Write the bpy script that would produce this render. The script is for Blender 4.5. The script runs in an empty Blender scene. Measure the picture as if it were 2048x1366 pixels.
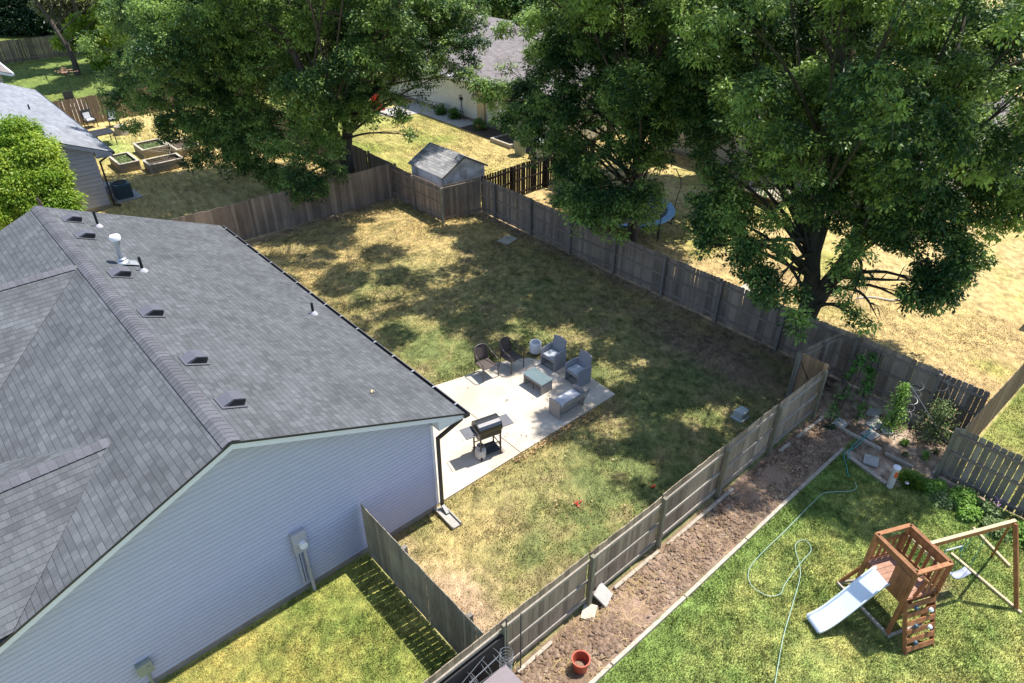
import bpy, math, random
import numpy as np
from mathutils import Vector, Matrix
R = math.radians
SC = bpy.context.scene
COL = SC.collection
random.seed(7)

# ------------------------------------------------------------------ camera, sky, sun
cam = bpy.data.objects.new('camera', bpy.data.cameras.new('camera')); COL.objects.link(cam)
cam.location = (0, 0, 13.6)
_p, _a = R(33.7), R(48.3)
F = Vector((math.cos(_a)*math.cos(_p), math.sin(_a)*math.cos(_p), -math.sin(_p)))
cam.rotation_euler = F.to_track_quat('-Z', 'Y').to_euler()
cam.data.lens = 24.61; cam.data.sensor_width = 36; cam.data.clip_end = 3000
SC.camera = cam
SUN = Vector((.40, -.05, 1)).normalized()
EL = math.asin(SUN.z); AZ = math.atan2(SUN.x, SUN.y)
w = bpy.data.worlds.new('World'); SC.world = w; w.use_nodes = True
nt = w.node_tree; bg = nt.nodes['Background']
sky = nt.nodes.new('ShaderNodeTexSky'); sky.sky_type = 'NISHITA'; sky.sun_disc = False
sky.sun_elevation = EL; sky.sun_rotation = AZ; sky.air_density = 1.0; sky.dust_density = .6
nt.links.new(sky.outputs[0], bg.inputs[0]); bg.inputs[1].default_value = .15
sl = bpy.data.lights.new('sun', 'SUN'); sl.energy = 4.6; sl.angle = R(.55); sl.color = (1, .955, .88)
so = bpy.data.objects.new('sun', sl); COL.objects.link(so); so.location = (0, 0, 60)
so.rotation_euler = SUN.to_track_quat('Z', 'Y').to_euler()
SC.view_settings.view_transform = 'Standard'; SC.view_settings.look = 'None'
SC.view_settings.exposure = 0.75; SC.view_settings.gamma = 1
SC.cycles.max_bounces = 5; SC.cycles.diffuse_bounces = 3; SC.cycles.glossy_bounces = 2
SC.cycles.transmission_bounces = 2; SC.cycles.transparent_max_bounces = 4
SC.cycles.caustics_reflective = False; SC.cycles.caustics_refractive = False

# ------------------------------------------------------------------ helpers
ROOTLOC = {}
class MB:
    def __init__(s): s.v = []; s.f = []; s.t = []; s.uv = []
    def add(s, vs, fs, tint=None, uvs=None):
        n = len(s.v); s.v += [tuple(v) for v in vs]
        tt = random.random() if tint is None else tint
        for i, f in enumerate(fs):
            s.f.append([n+k for k in f]); s.t.append(tt)
            s.uv.append(uvs[i] if uvs else None)
        return s
    def box(s, c, d, M=None, tint=None):
        x, y, z = d[0]/2, d[1]/2, d[2]/2
        vs = [Vector((a*x, b*y, g*z)) for a in (-1, 1) for b in (-1, 1) for g in (-1, 1)]
        if M is not None: vs = [M @ v for v in vs]
        c = Vector(c); vs = [v+c for v in vs]
        return s.add(vs, [(0,1,3,2),(4,6,7,5),(0,4,5,1),(2,3,7,6),(0,2,6,4),(1,5,7,3)], tint)
    def b3(s, x0, x1, y0, y1, z0, z1, tint=None):
        return s.box(((x0+x1)/2,(y0+y1)/2,(z0+z1)/2),(x1-x0,y1-y0,z1-z0),None,tint)
    def beam(s, a, b, w, h, up=(0,0,1), tint=None):
        a, b = Vector(a), Vector(b); d = b-a; L = d.length; d.normalize(); up = Vector(up)
        if abs(d.dot(up)) > .98: up = Vector((1,0,0))
        sd = d.cross(up).normalized(); u = sd.cross(d)
        M = Matrix((sd, d, u)).transposed()
        return s.box((a+b)/2, (w, L, h), M, tint)
    def tube(s, pts, r, n=8, tint=None, cap=True):
        pts = [Vector(p) for p in pts]; rs = r if isinstance(r, (list, tuple)) else [r]*len(pts)
        vs = []; prev = None
        for i, p in enumerate(pts):
            d = (pts[min(i+1, len(pts)-1)]-pts[max(i-1, 0)]).normalized()
            if prev is None:
                ref = Vector((0,0,1)) if abs(d.z) < .9 else Vector((1,0,0))
                a = d.cross(ref).normalized()
            else:
                a = (prev-d*prev.dot(d)).normalized()
            prev = a; b = d.cross(a)
            vs += [p+(a*math.cos(2*math.pi*k/n)+b*math.sin(2*math.pi*k/n))*rs[i] for k in range(n)]
        fs = [(i*n+k, i*n+(k+1)%n, (i+1)*n+(k+1)%n, (i+1)*n+k) for i in range(len(pts)-1) for k in range(n)]
        if cap: fs += [tuple(range(n-1,-1,-1)), tuple((len(pts)-1)*n+k for k in range(n))]
        return s.add(vs, fs, tint)
    def lathe(s, c, prof, n=24, tint=None, cap=True):
        c = Vector(c); vs = []
        for r, z in prof:
            vs += [c+Vector((r*math.cos(2*math.pi*k/n), r*math.sin(2*math.pi*k/n), z)) for k in range(n)]
        fs = [(i*n+k, i*n+(k+1)%n, (i+1)*n+(k+1)%n, (i+1)*n+k) for i in range(len(prof)-1) for k in range(n)]
        if cap: fs += [tuple(range(n-1,-1,-1)), tuple((len(prof)-1)*n+k for k in range(n))]
        return s.add(vs, fs, tint)
    def prism(s, poly, ext, tint=None):
        n = len(poly); e = Vector(ext); P = [Vector(p) for p in poly]
        vs = P+[p+e for p in P]
        fs = [tuple(range(n-1,-1,-1)), tuple(range(n, 2*n))]+[(i,(i+1)%n,n+(i+1)%n,n+i) for i in range(n)]
        return s.add(vs, fs, tint)
    def xf(s, M):
        s.v = [tuple(M @ Vector(v)) for v in s.v]; return s
    def build(s, name, mat, parent=None, smooth=False, bevel=0, **tg):
        me = bpy.data.meshes.new(name)
        off = Vector((0,0,0))
        if parent is not None:
            off = ROOTLOC.get(parent.name, Vector((0,0,0)))
        me.from_pydata([tuple(Vector(v)-off) for v in s.v], [], s.f)
        a = me.attributes.new('tint', 'FLOAT', 'FACE')
        if len(me.polygons) == len(s.t): a.data.foreach_set('value', s.t)
        if any(u is not None for u in s.uv):
            uvl = me.uv_layers.new(name='UVMap'); k = 0
            for f, u in zip(s.f, s.uv):
                for j in range(len(f)):
                    uvl.data[k].uv = u[j] if u else (0, 0)
                    k += 1
        me.materials.append(mat)
        if smooth:
            me.shade_smooth()
            me.set_sharp_from_angle(angle=R(smooth if smooth > 1 else 40))
        o = bpy.data.objects.new(name, me); COL.objects.link(o)
        if parent is not None:
            o.parent = parent; ROOTLOC[o.name] = off
        if bevel:
            m = o.modifiers.new('bevel', 'BEVEL'); m.width = bevel; m.segments = 2; m.limit_method = 'ANGLE'
        tag(o, **tg)
        return o
def tag(o, label=None, cat=None, group=None, kind=None):
    if label: o['label'] = label
    if cat: o['category'] = cat
    if group: o['group'] = group
    if kind: o['kind'] = kind
    return o
def thing(name, label, cat, loc=(0,0,0), group=None):
    o = bpy.data.objects.new(name, None); COL.objects.link(o); o.location = loc
    o.empty_display_size = .2
    ROOTLOC[o.name] = Vector(loc); return tag(o, label, cat, group)
def copy_tree(o, parent=None):
    c = o.copy(); COL.objects.link(c)
    if parent is not None: c.parent = parent
    for ch in list(o.children): copy_tree(ch, c)
    return c
def rotz(a): return Matrix.Rotation(a, 3, 'Z')

# ------------------------------------------------------------------ materials
def mk(name):
    m = bpy.data.materials.new(name); m.use_nodes = True
    return m, m.node_tree, m.node_tree.nodes['Principled BSDF']
def MAT(name, c1, c2=None, sc=6, st=(1,1,1), rough=.8, tint=0., bump=0., metal=0., spec=.3, c3=None, sc3=1.2, bsc=None, coord='Object'):
    m, t, b = mk(name); N = t.nodes; L = t.links
    c2 = c2 or tuple(x*.75 for x in c1)
    tc = N.new('ShaderNodeTexCoord'); mp = N.new('ShaderNodeMapping'); mp.inputs['Scale'].default_value = st
    L.new(tc.outputs[coord], mp.inputs[0])
    no = N.new('ShaderNodeTexNoise'); no.inputs['Scale'].default_value = sc; no.inputs['Detail'].default_value = 6; no.inputs['Roughness'].default_value = .65
    L.new(mp.outputs[0], no.inputs['Vector'])
    rp = N.new('ShaderNodeValToRGB'); rp.color_ramp.elements[0].position = .35; rp.color_ramp.elements[1].position = .68
    rp.color_ramp.elements[0].color = (*c1, 1); rp.color_ramp.elements[1].color = (*c2, 1)
    L.new(no.outputs[0], rp.inputs[0]); out = rp.outputs[0]
    if c3:
        n3 = N.new('ShaderNodeTexNoise'); n3.inputs['Scale'].default_value = sc3; n3.inputs['Detail'].default_value = 4
        L.new(tc.outputs[coord], n3.inputs['Vector'])
        r3 = N.new('ShaderNodeValToRGB'); r3.color_ramp.elements[0].position = .45; r3.color_ramp.elements[1].position = .7
        L.new(n3.outputs[0], r3.inputs[0])
        mx = N.new('ShaderNodeMix'); mx.data_type = 'RGBA'; L.new(r3.outputs[0], mx.inputs[0]); L.new(out, mx.inputs[6]); mx.inputs[7].default_value = (*c3, 1); out = mx.outputs[2]
    if tint:
        at = N.new('ShaderNodeAttribute'); at.attribute_name = 'tint'
        mr = N.new('ShaderNodeMapRange'); mr.inputs[3].default_value = 1-tint; mr.inputs[4].default_value = 1+tint
        L.new(at.outputs['Fac'], mr.inputs[0])
        vm = N.new('ShaderNodeVectorMath'); vm.operation = 'SCALE'; L.new(out, vm.inputs[0]); L.new(mr.outputs[0], vm.inputs['Scale']); out = vm.outputs[0]
    L.new(out, b.inputs['Base Color']); b.inputs['Roughness'].default_value = rough; b.inputs['Metallic'].default_value = metal
    b.inputs['Specular IOR Level'].default_value = spec
    if bump:
        nb = N.new('ShaderNodeTexNoise'); nb.inputs['Scale'].default_value = bsc or sc*3; nb.inputs['Detail'].default_value = 5
        L.new(mp.outputs[0], nb.inputs['Vector'])
        bn = N.new('ShaderNodeBump'); bn.inputs['Strength'].default_value = bump; bn.inputs['Distance'].default_value = .02
        L.new(nb.outputs[0], bn.inputs['Height']); L.new(bn.outputs[0], b.inputs['Normal'])
    return m
def shingle(name, cA, cB, cM, wd=.30, rh=.14, rot=0):
    m, t, b = mk(name); N = t.nodes; L = t.links
    uv = N.new('ShaderNodeUVMap'); uv.uv_map = 'UVMap'
    ns = N.new('ShaderNodeTexNoise'); ns.inputs['Scale'].default_value = 1.3
    L.new(uv.outputs[0], ns.inputs['Vector'])
    br = []
    for k, (w_, o_) in enumerate(((wd, .37), (wd*.57, .61))):
        x = N.new('ShaderNodeTexBrick'); x.inputs['Scale'].default_value = 1; x.inputs['Brick Width'].default_value = w_
        x.inputs['Row Height'].default_value = rh; x.inputs['Mortar Size'].default_value = .005; x.offset = o_; x.offset_frequency = 3 if k == 0 else 2
        x.squash_frequency = 3; x.squash = 1.4 if k == 0 else .8
        x.inputs['Color1'].default_value = (*cA, 1); x.inputs['Color2'].default_value = (*cB, 1); x.inputs['Mortar'].default_value = (*cM, 1)
        x.inputs['Bias'].default_value = -.1
        L.new(uv.outputs[0], x.inputs['Vector']); br.append(x)
    mx = N.new('ShaderNodeMix'); mx.data_type = 'RGBA'; mx.inputs[0].default_value = .45
    L.new(br[0].outputs[0], mx.inputs[6]); L.new(br[1].outputs[0], mx.inputs[7])
    # course line
    sp = N.new('ShaderNodeSeparateXYZ'); L.new(uv.outputs[0], sp.inputs[0])
    md = N.new('ShaderNodeMath'); md.operation = 'PINGPONG'; md.inputs[1].default_value = rh/2; L.new(sp.outputs[1], md.inputs[0])
    fr = N.new('ShaderNodeMath'); fr.operation = 'FRACT'; dv = N.new('ShaderNodeMath'); dv.operation = 'DIVIDE'; dv.inputs[1].default_value = rh
    L.new(sp.outputs[1], dv.inputs[0]); L.new(dv.outputs[0], fr.inputs[0])
    g = N.new('ShaderNodeTexNoise'); g.inputs['Scale'].default_value = 60; g.inputs['Detail'].default_value = 3; L.new(uv.outputs[0], g.inputs['Vector'])
    g2 = N.new('ShaderNodeTexNoise'); g2.inputs['Scale'].default_value = .9; g2.inputs['Detail'].default_value = 5; L.new(uv.outputs[0], g2.inputs['Vector'])
    ad = N.new('ShaderNodeMath'); ad.operation = 'ADD'; L.new(g.outputs[0], ad.inputs[0]); L.new(g2.outputs[0], ad.inputs[1])
    mr = N.new('ShaderNodeMapRange'); mr.inputs[1].default_value = .6; mr.inputs[2].default_value = 1.4; mr.inputs[3].default_value = .72; mr.inputs[4].default_value = 1.28
    L.new(ad.outputs[0], mr.inputs[0])
    cl = N.new('ShaderNodeMapRange'); cl.inputs[1].default_value = 0; cl.inputs[2].default_value = .1; cl.inputs[3].default_value = .5; cl.inputs[4].default_value = 1; L.new(fr.outputs[0], cl.inputs[0])
    mm_ = N.new('ShaderNodeMath'); mm_.operation = 'MULTIPLY'; L.new(cl.outputs[0], mm_.inputs[0]); L.new(mr.outputs[0], mm_.inputs[1])
    vm = N.new('ShaderNodeVectorMath'); vm.operation = 'SCALE'; L.new(mx.outputs[2], vm.inputs[0]); L.new(mm_.outputs[0], vm.inputs['Scale'])
    L.new(vm.outputs[0], b.inputs['Base Color']); b.inputs['Roughness'].default_value = .9; b.inputs['Specular IOR Level'].default_value = .15
    bn = N.new('ShaderNodeBump'); bn.inputs['Strength'].default_value = .7; bn.inputs['Distance'].default_value = .012
    L.new(fr.outputs[0], bn.inputs['Height'])
    bn2 = N.new('ShaderNodeBump'); bn2.inputs['Strength'].default_value = .35; bn2.inputs['Distance'].default_value = .006
    L.new(g.outputs[0], bn2.inputs['Height']); L.new(bn.outputs[0], bn2.inputs['Normal']); L.new(bn2.outputs[0], b.inputs['Normal'])
    bn.invert = True
    return m
def leafmat(name, d, l, trans=.28, attr='tint'):
    m, t, b = mk(name); N = t.nodes; L = t.links
    at = N.new('ShaderNodeAttribute'); at.attribute_name = attr
    rp = N.new('ShaderNodeValToRGB'); rp.color_ramp.elements[0].color = (*d, 1); rp.color_ramp.elements[1].color = (*l, 1)
    rp.color_ramp.elements[0].position = .1; rp.color_ramp.elements[1].position = .95
    L.new(at.outputs['Fac'], rp.inputs[0]); L.new(rp.outputs[0], b.inputs['Base Color'])
    b.inputs['Roughness'].default_value = .45; b.inputs['Specular IOR Level'].default_value = .3
    tr = N.new('ShaderNodeBsdfTranslucent'); hs = N.new('ShaderNodeHueSaturation'); hs.inputs['Value'].default_value = 1.5; hs.inputs['Hue'].default_value = .485
    L.new(rp.outputs[0], hs.inputs['Color']); L.new(hs.outputs[0], tr.inputs[0])
    mx = N.new('ShaderNodeMixShader'); mx.inputs[0].default_value = trans
    L.new(b.outputs[0], mx.inputs[1]); L.new(tr.outputs[0], mx.inputs[2]); L.new(mx.outputs[0], N['Material Output'].inputs[0])
    return m
def colmat(name, attr='gcol', rough=.95, trans=0., sc=45, amt=.35, bump=.5):
    m, t, b = mk(name); N = t.nodes; L = t.links
    at = N.new('ShaderNodeAttribute'); at.attribute_name = attr
    out = at.outputs['Color']
    if amt:
        ge = N.new('ShaderNodeNewGeometry')
        no = N.new('ShaderNodeTexNoise'); no.inputs['Scale'].default_value = sc; no.inputs['Detail'].default_value = 4; L.new(ge.outputs['Position'], no.inputs['Vector'])
        mr = N.new('ShaderNodeMapRange'); mr.inputs[1].default_value = .3; mr.inputs[2].default_value = .7; mr.inputs[3].default_value = 1-amt; mr.inputs[4].default_value = 1+amt
        L.new(no.outputs[0], mr.inputs[0])
        vm = N.new('ShaderNodeVectorMath'); vm.operation = 'SCALE'; L.new(out, vm.inputs[0]); L.new(mr.outputs[0], vm.inputs['Scale']); out = vm.outputs[0]
        bn = N.new('ShaderNodeBump'); bn.inputs['Strength'].default_value = bump; bn.inputs['Distance'].default_value = .03
        L.new(no.outputs[0], bn.inputs['Height']); L.new(bn.outputs[0], b.inputs['Normal'])
    L.new(out, b.inputs['Base Color']); b.inputs['Roughness'].default_value = rough; b.inputs['Specular IOR Level'].default_value = .12
    return m

WOODG = dict(sc=9, st=(1,1,.12), rough=.9, tint=.30, bump=.4, spec=.1)
M = {}
M['fence_grey'] = MAT('weathered fence wood', (.27,.215,.17), (.18,.145,.118), c3=(.31,.245,.185), sc3=.8, **WOODG)
M['fence_front'] = MAT('front fence wood', (.34,.265,.19), (.23,.18,.135), c3=(.41,.32,.225), sc3=.9, **WOODG)
M['fence_dark'] = MAT('dark fence wood', (.038,.032,.027), (.022,.019,.017), c3=(.05,.04,.033), **WOODG)  # wood darkened to stand in for tree shade as well as weathering
M['fence_side'] = MAT('side fence wood', (.28,.25,.195), (.19,.17,.135), c3=(.31,.28,.21), sc3=1.5, **WOODG)
M['fence_brown'] = MAT('brown fence wood', (.24,.175,.12), (.155,.115,.08), **WOODG)
M['gate_tan'] = MAT('tan gate wood', (.40,.26,.15), (.30,.195,.11), **WOODG)
M['rail'] = MAT('rail wood', (.36,.32,.265), (.25,.22,.185), sc=14, rough=.9, tint=.15, bump=.3, spec=.1)
M['rail_dark'] = MAT('dark rail wood', (.29,.235,.19), (.195,.16,.13), sc=14, rough=.9, tint=.15, bump=.3, spec=.1)
M['post'] = MAT('post wood', (.25,.23,.165), (.17,.155,.115), sc=12, st=(1,1,.2), rough=.9, tint=.15, bump=.3, spec=.1)
M['post_dark'] = MAT('dark post wood', (.24,.21,.18), (.165,.145,.125), sc=12, st=(1,1,.2), rough=.9, tint=.15, bump=.3, spec=.1)
M['shingle'] = shingle('charcoal shingle', (.080,.085,.091), (.138,.145,.154), (.064,.068,.073), wd=.225, rh=.135)
M['cap'] = MAT('ridge cap shingle', (.135,.135,.15), (.102,.102,.116), sc=50, rough=.92, tint=.22, bump=.3, spec=.1)
M['shingle_far'] = shingle('pale grey shingle', (.20,.21,.235), (.31,.32,.35), (.11,.11,.12), wd=.5, rh=.16)
M['shingle_brown'] = shingle('brown grey shingle', (.19,.165,.16), (.28,.25,.24), (.10,.09,.09), wd=.5, rh=.17)
M['shingle_shed'] = shingle('shed shingle', (.20,.20,.205), (.46,.45,.44), (.15,.14,.14), wd=.4, rh=.15)
M['siding'] = MAT('pale blue vinyl siding', (.475,.485,.61), (.45,.46,.585), sc=3, rough=.55, tint=.015, spec=.3)
M['painted_shade'] = MAT('painted siding shade', (.30,.32,.38), (.35,.37,.43), sc=3, rough=.7)  # darker strip colour, painted to imitate the shade line under each lap
M['siding_n'] = MAT('lavender grey siding', (.40,.42,.52), (.36,.38,.47), sc=2, rough=.6, tint=.04)
M['siding_c'] = MAT('cream siding', (.70,.68,.60), (.62,.60,.53), sc=2, rough=.6, tint=.04)
M['siding_t'] = MAT('tan siding', (.50,.44,.37), (.42,.37,.31), sc=2, rough=.6, tint=.05)
M['white_trim'] = MAT('white trim', (.70,.72,.80), (.66,.68,.76), sc=5, rough=.5)
M['soffit'] = MAT('soffit white', (.70,.71,.74), (.66,.67,.70), sc=5, rough=.6)
M['black_metal'] = MAT('black painted metal', (.022,.022,.026), (.03,.03,.035), sc=8, rough=.4, spec=.5)
M['dark_plastic'] = MAT('dark vent plastic', (.10,.10,.12), (.12,.12,.14), sc=20, rough=.55, spec=.3)
M['foundation'] = MAT('concrete foundation', (.34,.30,.25), (.25,.22,.185), sc=4, rough=.95, bump=.3)
M['concrete'] = MAT('patio concrete', (.58,.51,.42), (.52,.455,.37), sc=1.4, rough=.93, bump=.15, bsc=60, c3=(.48,.40,.30), sc3=.7, spec=.15)
M['concrete_pale'] = MAT('pale concrete', (.43,.41,.37), (.33,.31,.28), sc=5, rough=.9, bump=.3, tint=.1)
M['galv'] = MAT('galvanised metal', (.62,.63,.66), (.48,.50,.52), sc=6, rough=.38, metal=.6, spec=.5)
M['white_metal'] = MAT('white metal', (.82,.82,.82), (.74,.74,.75), sc=6, rough=.4)
M['meter_grey'] = MAT('meter grey', (.43,.42,.45), (.38,.375,.40), sc=4, rough=.5)
M['box_green'] = MAT('green grey box', (.30,.33,.27), (.25,.28,.23), sc=6, rough=.6)
M['util'] = MAT('utility box grey green', (.46,.50,.48), (.38,.42,.40), sc=5, rough=.55)
M['timber'] = MAT('landscape timber', (.47,.41,.33), (.30,.26,.205), sc=10, rough=.92, tint=.12, bump=.35)
M['cedar'] = MAT('stained cedar', (.36,.16,.07), (.20,.085,.038), sc=10, st=(1,1,.3), rough=.7, tint=.26, bump=.2, spec=.3)
M['cedar_deck'] = MAT('worn deck boards', (.40,.23,.16), (.30,.16,.105), sc=9, rough=.75, tint=.1, bump=.2)
M['pine'] = MAT('raw pine', (.60,.48,.31), (.46,.36,.22), sc=9, rough=.8, tint=.1, bump=.2)
M['slide'] = MAT('pale blue slide plastic', (.72,.78,.86), (.68,.74,.83), sc=2, rough=.28, spec=.5)
M['terracotta'] = MAT('terracotta plastic', (.42,.085,.045), (.36,.07,.038), sc=6, rough=.45)
M['soil'] = MAT('soil', (.28,.19,.13), (.155,.103,.07), sc=12, rough=1, bump=.9, c3=(.37,.27,.19), sc3=2.5, tint=.2)
M['soil_dark'] = MAT('potting soil', (.10,.075,.055), (.05,.04,.03), sc=20, rough=1, bump=.8)
M['straw'] = MAT('straw', (.62,.47,.22), (.50,.36,.17), sc=20, rough=.8, tint=.3)
M['wicker_dark'] = MAT('dark wicker', (.13,.10,.088), (.07,.055,.048), sc=90, rough=.7, bump=.6, tint=.1)
M['frame_dark'] = MAT('bronze tube', (.055,.042,.038), (.065,.05,.045), sc=9, rough=.35, spec=.5)
M['wicker_grey'] = MAT('grey wicker', (.33,.335,.35), (.225,.23,.245), sc=80, st=(1,1,2), rough=.75, bump=.6, tint=.06)
M['wicker_tan'] = MAT('grey tan wicker', (.42,.385,.35), (.31,.285,.26), sc=80, st=(1,1,2), rough=.75, bump=.6, tint=.06)
M['wicker_pale'] = MAT('pale sling', (.50,.49,.48), (.42,.41,.40), sc=60, rough=.8, bump=.3)
M['cushion'] = MAT('light grey cushion', (.58,.58,.60), (.52,.52,.54), sc=25, rough=.9, bump=.2)
M['fabric_blue'] = MAT('sling fabric', (.40,.43,.45), (.34,.37,.40), sc=40, rough=.9)
M['glass_top'] = MAT('tinted glass top', (.16,.21,.22), (.12,.165,.175), sc=4, rough=.12, spec=.8)
M['steel'] = MAT('brushed steel', (.10,.10,.105), (.14,.135,.14), sc=3, st=(1,14,14), rough=.26, metal=.85)
M['shelf'] = MAT('grey shelf', (.155,.155,.17), (.13,.13,.145), sc=8, rough=.45)
M['tank'] = MAT('propane tank white', (.60,.585,.54), (.50,.48,.44), sc=5, rough=.5)
M['black_matte'] = MAT('matte black', (.018,.018,.02), (.028,.028,.03), sc=9, rough=.7)
M['hose'] = MAT('green garden hose', (.30,.46,.36), (.42,.55,.46), sc=3, rough=.45)
M['hose_teal'] = MAT('teal garden hose', (.05,.30,.28), (.08,.36,.33), sc=3, rough=.4)
M['red'] = MAT('red plastic', (.55,.03,.025), (.45,.025,.02), sc=8, rough=.5)
M['orange'] = MAT('orange sticker', (.80,.14,.03), (.70,.12,.03), sc=8, rough=.5)
M['bark'] = MAT('bark', (.115,.095,.078), (.055,.045,.038), sc=5, st=(2,2,.4), rough=.95, bump=.9, bsc=9)
M['bark_green'] = MAT('ivy bark', (.075,.07,.05), (.035,.035,.025), sc=5, st=(2,2,.4), rough=.95, bump=.9, bsc=9)
M['tramp_blue'] = MAT('blue trampoline pad', (.07,.22,.36), (.14,.32,.46), sc=4, rough=.4, spec=.5)
M['mesh_black'] = MAT('black jumping mat', (.03,.032,.04), (.045,.047,.055), sc=9, rough=.6)
M['ac'] = MAT('blue green ac metal', (.055,.105,.135), (.04,.08,.105), sc=30, rough=.45, spec=.4)
M['planter'] = MAT('planter boards', (.40,.35,.27), (.29,.25,.195), sc=9, st=(.3,.3,3), rough=.85, tint=.15, bump=.3)
M['cap_wood'] = MAT('planter cap', (.50,.45,.36), (.40,.36,.28), sc=9, rough=.85)
M['shed_wall'] = MAT('shed wall', (.72,.74,.80), (.62,.64,.70), sc=5, st=(3,3,.3), rough=.8, tint=.05, c3=(.34,.33,.32), sc3=2)
M['lid_grey'] = MAT('grey brown resin lid', (.22,.185,.19), (.19,.16,.165), sc=12, rough=.6)
M['wire'] = MAT('galvanised wire', (.34,.35,.36), (.28,.29,.3), sc=9, rough=.35, metal=.5)
M['wire_dark'] = MAT('dark stake', (.05,.05,.055), (.07,.07,.075), sc=9, rough=.5)
M['leaf'] = leafmat('maple leaf', (.022,.066,.019), (.29,.43,.10), .30)
M['leaf2'] = leafmat('far leaf', (.025,.080,.020), (.22,.36,.07))
M['leaf_bright'] = leafmat('bright leaf', (.16,.28,.025), (.48,.58,.09), .4)
M['leaf_dark'] = leafmat('dark leaf', (.012,.035,.014), (.04,.085,.03), .18)
M['leaf_olive'] = leafmat('olive leaf', (.10,.12,.045), (.22,.22,.10), .25)
M['plant'] = leafmat('garden plant leaf', (.10,.22,.03), (.32,.50,.10), .3)
M['plant_grey'] = leafmat('tomato leaf', (.10,.17,.05), (.30,.38,.16), .3)
M['vine'] = leafmat('vine leaf', (.035,.11,.02), (.13,.27,.045), .3)
M['flower'] = MAT('purple flower', (.45,.20,.50), (.55,.30,.60), sc=8, rough=.7)
M['grass'] = colmat('grass blades', amt=0, rough=.8)
M['ground'] = colmat('ground turf', sc=38, amt=.38, bump=.7)
M['soilbed'] = M['soil']

# ------------------------------------------------------------------ ground colour field
rng = np.random.default_rng(5)
def vnoise(x, y, s, seed):
    g = np.random.default_rng(seed).random((256, 256))
    X = x/s; Y = y/s; xi = np.floor(X).astype(int); yi = np.floor(Y).astype(int)
    fx = X-xi; fy = Y-yi; fx = fx*fx*(3-2*fx); fy = fy*fy*(3-2*fy)
    G = lambda a, b: g[a % 256, b % 256]
    return (G(xi,yi)*(1-fx)+G(xi+1,yi)*fx)*(1-fy)+(G(xi,yi+1)*(1-fx)+G(xi+1,yi+1)*fx)*fy
def fbm(x, y, s, seed, o=4):
    r = 0; a = 1; t = 0
    for k in range(o):
        r = r+a*vnoise(x+17.3*k, y-9.1*k, s/2**k, seed+k); t += a; a *= .55
    return r/t
def sm(a, b, x):
    t = np.clip((x-a)/(b-a), 0, 1); return t*t*(3-2*t)
GREEN = np.array((.150,.175,.062)); DRY = np.array((.44,.335,.145)); TAN = np.array((.43,.31,.155))
BRITE = np.array((.18,.24,.055)); YEL = np.array((.27,.28,.07)); BARE = np.array((.43,.31,.195)); MULCH = np.array((.19,.13,.085)); LUSH = np.array((.19,.262,.068))
def inpoly(x, y, P):
    r = np.zeros(x.shape, bool); n = len(P)
    for i in range(n):
        x0, y0 = P[i]; x1, y1 = P[(i+1) % n]
        c = ((y0 > y) != (y1 > y)) & (x < (x1-x0)*(y-y0)/((y1-y0) if y1 != y0 else 1e-9)+x0)
        r ^= c
    return r
GARDEN = [(16.78,4.72),(16.42,3.35),(16.95,2.85),(17.5,2.3),(17.85,1.2),(17.85,-3),(18.0,-3),(18.0,2.55),(20.05,2.55),(20.05,7.1),(17.75,7.1),(17.72,6.1),(17.7,4.78)]
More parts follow.
